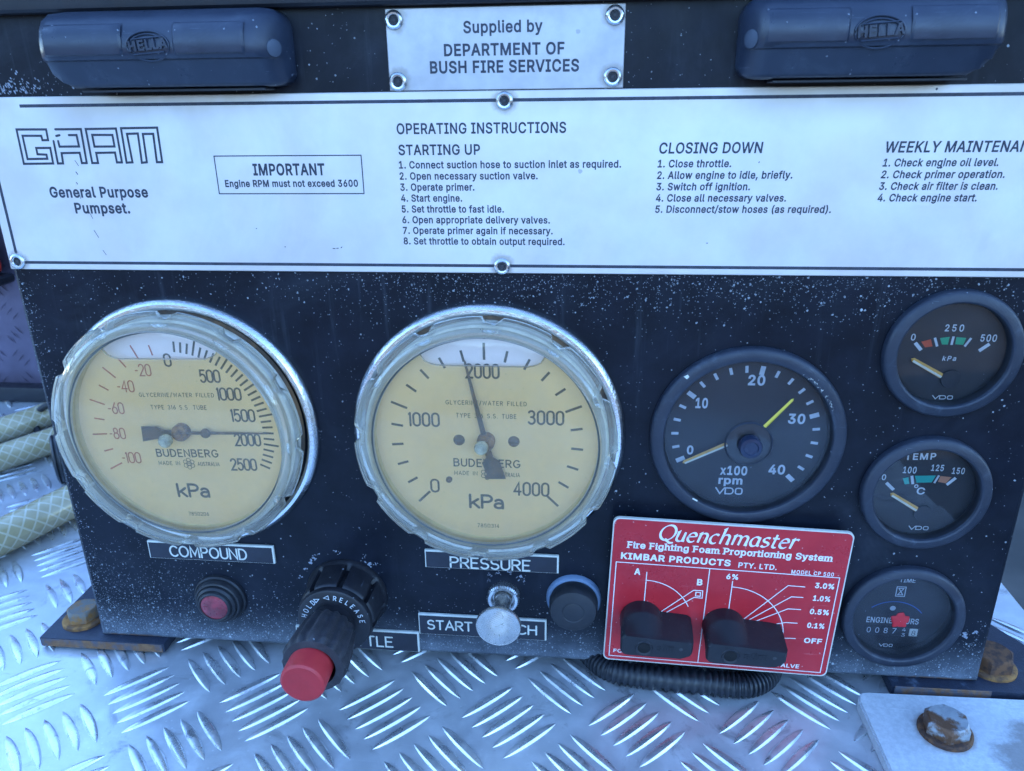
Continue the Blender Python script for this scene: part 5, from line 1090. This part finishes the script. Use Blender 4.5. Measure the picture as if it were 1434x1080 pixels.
lines = [([(-52.4, 17), (52.2, 16.8), (52, -39.0), (-52.3, -38.7)], True), ([(-8, 16.9), (-7.9, -38.9)], False), ([(-37.4, 12.4), (-37.3, -8)], False),
         ([(-37.3+23.5*math.sin(R(a_)), -15.4+23.2*math.cos(R(a_))) for a_ in range(0, 69, 5)], False), ([(-29, -10.1), (-14.3, 4), (-10, 4.1), (-9.8, -.2), (-13.7, -.1), (-28.2, -11.7)], False), ([(-13.1, 3.0), (-10.9, 3.0), (-10.9, .8), (-13.1, .8)], True),
         ([(3.4, 10.7), (3.5, -8.2)], False), ([(3.5+27.6*math.sin(R(a_)), -20.0+27.5*math.cos(R(a_))) for a_ in range(0, 91, 5)], False), ([(31.1, -20), (37.2, -19.7)], False),
         ([(10.7, -11.2), (29.4, 10.5), (37.2, 10.4)], False), ([(12.1, -12.2), (31.8, 4.3), (37.2, 4.4)], False), ([(14, -13.1), (31.2, -2.7), (37.2, -2.6)], False), ([(23, -13.2), (31.2, -10.7), (36.7, -10.6)], False)]
for pts, cl in lines: ribbon(m, pts, .42, yr, cl)
m.build('plate_print', 'plate_print', rp, smooth=False)

def pointer_knob(label, X, Z, L, sc_=1.0):
    """T-shaped valve knob: round skirt with a grip bar running to the right"""
    t = bpy.data.objects.new('valve_knob', None); sc.collection.objects.link(t); t.empty_display_size = .01; t.parent = rp; t.location = (X*K, -1.7*K, Z*K); t['label'] = label
    def back(x, z): return x*x+z*z < 10.3**2 or (0 < x < L and -6.9+.02*x < z < 5.4-.07*x)
    def front(x, z): return -10.6 < x < L-.6 and -6.3 < z < 4.7-.05*x and (x+10.6)+(4.7-z) > 1.5 and (x+10.6)+(z+6.3) > 1.5 and (L-x)*.5+(z+6.3) > 2.6
    def reach(fn, a):
        r = 0
        while fn(4+(r+.05)*math.cos(a), -1+(r+.05)*math.sin(a)): r += .05
        return r
    N_ = 72; bA = [2*math.pi*i/N_ for i in range(N_)]; rb_ = [reach(back, a) for a in bA]; rf2 = [reach(front, a) for a in bA]
    b = MB(); secs = ((0, 0, 1), (-8.2, 0, 1), (-9.2, .05, .995), (-18.2, .94, 1), (-19.6, 1, .985), (-20.6, 1, .945))
    for y, k, sc2 in secs:
        for a, r0, r1 in zip(bA, rb_, rf2):
            r = (r0*(1-k)+r1*k)*sc2; b.v.append((4+r*math.cos(a), y, -1+r*math.sin(a)))
    for k in range(len(secs)-1): b.f += [((i+1) % N_+k*N_, i+k*N_, i+(k+1)*N_, (i+1) % N_+(k+1)*N_)[::-1] for i in range(N_)]
    b.f.append(tuple((len(secs)-1)*N_+i for i in range(N_))); b.build('grip_bar', 'knob', t, ang=30)
    lathe([(4.2, 0), (3.9, -.5), (3.3, -.35), (2.9, .0)], 36).build('screw_socket_rim', 'knob', t, (0.4, -20.6, -1.4))
    s_ = lathe([(2.95, -.02), (2.9, -.06), (.1, -.05)], 24).build('socket_shade_disc', 'bore_shade', t, (0.4, -20.65, -1.4))  # flat black disc: the shade inside the socket is put into its colour
    lathe([(.9, 0), (.1, -.15)], 14).build('index_dot', 'steel_dark', t, (L-6.5, -20.65, -.6))
    m = MB(); glyphs('slim', 6.5, L-9.5, -2.2, 3.6, -20.8, bold=.01, m=m, ext=.4); m.build('raised_word', 'knob', t, smooth=False)
pointer_knob('black grip knob on the left half of the red plate, under letter A', -38.2, -14.4, 24)
pointer_knob('black grip knob on the right half of the red plate, under 6 percent', 1.9, -15.2, 27)

# ---- ribbed conduit lying under the red plate
rcd = thing('ribbed_cable_conduit', 'thin black ribbed conduit lying on the deck under the red plate', 'conduit', (85, -8, 0))
q = spline([(-52, 28, 6), (-44, 12, 6), (-34, 3.6, 5.8), (-15, .6, 5.6), (12, -1.0, 5.6), (30, -1.6, 5.6), (41, 3.5, 6), (47, 14, 6), (50, 30, 6)], 26)
tube(q, 6, 24, rfun=lambda L, i: 6.6 if (i % 4) in (1, 2) else 5.4).build('conduit_wall', 'conduit', rcd, ang=60)

# ================================================================== SMALL CONTROLS
# red warning lamp in ringed rubber
wl = thing('warning_lamp', 'faded red warning lamp in a ringed black bezel under the COMPOUND tag', 'lamp', (-158.6, -.1, 36.3))
lathe([(14.3, 0), (14.1, -1.6), (13.4, -2.4), (12.9, -2.2), (12.7, -3.6), (12.0, -5.0), (11.2, -5.4), (10.9, -5.1), (10.6, -6.6), (9.6, -7.6), (9.0, -7.4), (8.7, -8.6), (7.9, -9.4), (7.4, -9.0), (7.3, -7.6)], 64).build('ringed_bezel', 'rubber', wl, ang=25)
lathe([(7.5, -7.6), (7.2, -8.8), (5.2, -9.5), (2.6, -9.8), (.1, -9.9)], 48).build('lens', 'red_lens', wl)
# throttle
th = thing('throttle_knob', 'long black fluted throttle knob with a red push button tip', 'knob', (-89, -.1, 42.3))
def groove(a, r, y):
    ph = (a/(2*math.pi)*8+.3) % 1; return r-(2.6 if ph < .15 and -20 < y < -3 else 0)
lathe([(21.6, 0), (21.4, -1.5), (20.6, -2.6), (20.2, -4), (19.6, -18), (19.0, -19.5), (17.8, -20.2)], 192, groove).build('collar', 'knob', th, ang=40)
lathe([(18.6, -19.6), (18.9, -21), (18.4, -22.8), (17.6, -23.3), (9, -23.6)], 72).build('printed_disc', 'knob', th)
m = MB()
def ringtext(word, a0, step, r, cap, wd):
    for i, c_ in enumerate(word):
        a = a0-step*i; x, z = r*math.cos(R(a)), r*math.sin(R(a)); w0 = G[c_][0]*cap*.9
        rt = a-90; strokes(m, c_, x-w0/2*math.cos(R(rt)), x-w0/2*math.cos(R(rt))+w0, z-w0/2*math.sin(R(rt)), cap, wd, -23.78, rot=rt)
ringtext('RELEASE', 82, 12.5, 13.6, 2.5, .38); ringtext('HOLD', 166, 12.5, 13.6, 2.5, .38)
for (a, d_) in ((98, 1), (119, -1)):
    x, z = 15*math.cos(R(a)), 15*math.sin(R(a)); tx, tz = -math.sin(R(a))*d_, math.cos(R(a))*d_; nx, nz = math.cos(R(a)), math.sin(R(a))
    ribbon(m, [(x+tx*1.5, z+tz*1.5), (x-tx*1+nx*1.1, z-tz*1+nz*1.1), (x-tx*1-nx*1.1, z-tz*1-nz*1.1)], .35, -23.78, True)
m.build('ring_print', 'white_print', th, smooth=False)
lathe([(10.6, -23.2), (10.2, -28), (10.8, -29.5)], 48).build('neck', 'knob', th)
def flute(a, r, y):
    if r < 10.5: return r
    return r*(1-.085*(.5-.5*math.cos(a*16))) if y > -53.5 else r
lathe([(9.5, -28.6), (12.4, -29.2), (13.6, -31), (14.8, -40), (15.6, -50), (15.4, -53), (14.2, -54.8), (10.8, -55.2), (10.4, -53)], 180, flute).build('fluted_grip', 'grip', th, ang=50)
lathe([(10.2, -52), (10.2, -55), (10.4, -64.8), (10.1, -66.2), (9.0, -66.9), (5, -66.7), (.1, -66.5)], 72).build('push_button', 'red_cap', th, (-.9, 0, .4))
# starter pull
sk = thing('starter_pull', 'silver dimpled pull knob on a short stem in front of the START tag', 'knob', (-6.5, -1.7, 46.4))
def kn(a, r, y): return r*(1+.02*math.cos(a*40)) if r > 7.6 else r
lathe([(8.2, 1.6), (8.2, -2.4), (7.5, -3.4), (6.2, -3.6), (5.6, -3.0), (5.2, -1.5), (4.6, -1.5)], 160, kn).build('collar_nut', 'steel', sk, ang=30)
lathe([(4.9, -1.5), (4.4, -6), (3.8, -7), (3.6, -17), (4.6, -19), (7.2, -20.5)], 40).build('stem', 'knurl', sk)
lathe([(7.0, -20.3), (10.2, -21.2), (11.0, -22.3), (11.1, -23.4), (10.7, -24.2), (10.2, -24.1)], 72).build('knob_rim', 'knurl', sk)
hm = MB(); n_r = 40; vs = []
for i in range(n_r+1):
    r = 10.3*i/n_r
    for k in range(96):
        a = 2*math.pi*k/96; x, z = r*math.cos(a), r*math.sin(a)
        dm = .26*(math.sin(x*4.0+z*1.2)*math.sin(z*4.0-x*1.2)) if r < 10 else 0
        vs.append((x, -24.05-.75*(1-(r/10.3)**2)+dm, z))
hm.add(vs, [(i*96+k, i*96+(k+1) % 96, (i+1)*96+(k+1) % 96, (i+1)*96+k) for i in range(n_r) for k in range(96)])
hm.build('dimpled_face', 'knurl', sk, ang=80)
# rubber booted button
bb = thing('rubber_button', 'black rubber capped button in a pale blue ring beside the red plate', 'button', (29.2, -.1, 46.6))
lathe([(13.9, 0), (13.8, -1.6), (13.2, -2.6), (11.6, -3.0), (11.0, -2.8)], 64).build('pale_ring', 'rubber_flange', bb)
lathe([(11.9, -2.4), (12.2, -4), (12.0, -9.5), (11.2, -11.6), (9, -12.4), (5.6, -12.5), (5.2, -12.2), (4.4, -12.5), (.1, -12.6)], 64).build('rubber_cap', 'rubber', bb)

# ================================================================== GALVANISED PLATE, FRONT RIGHT
gp = thing('zinc_plate', 'thick pale zinc plate with a rusty hex bolt at the lower right corner', 'plate', (169.5, -10, 0))
pts = [(0, -6), (1.2, -2.6), (3.4, -.6), (6.5, 0), (121, 1.5), (121, -160), (2.5, -160)]
bm = bmesh.new(); bv = [bm.verts.new((x, y, .5)) for x, y in pts]; f = bm.faces.new(bv); r_ = bmesh.ops.extrude_face_region(bm, geom=[f])
for v in r_['geom']:
    if isinstance(v, bmesh.types.BMVert): v.co.z = 6.2
bmesh.ops.recalc_face_normals(bm, faces=bm.faces)
bmesh.ops.bevel(bm, geom=[e for e in bm.edges if e.verts[0].co.z > 6 and e.verts[1].co.z > 6], offset=.8, segments=2, affect='EDGES')
from_bm(bm).build('plate_slab', 'zinc', gp, ang=40)
hexbolt(gp, 33.2, -24.2, 6.2, 11.8, 10.2, 8.8, 'zinc_bolt', 'rust_dark', 18)

print('objects', len(bpy.data.objects), 'tris', sum(len(o.data.polygons) for o in bpy.data.objects if o.type == 'MESH'))
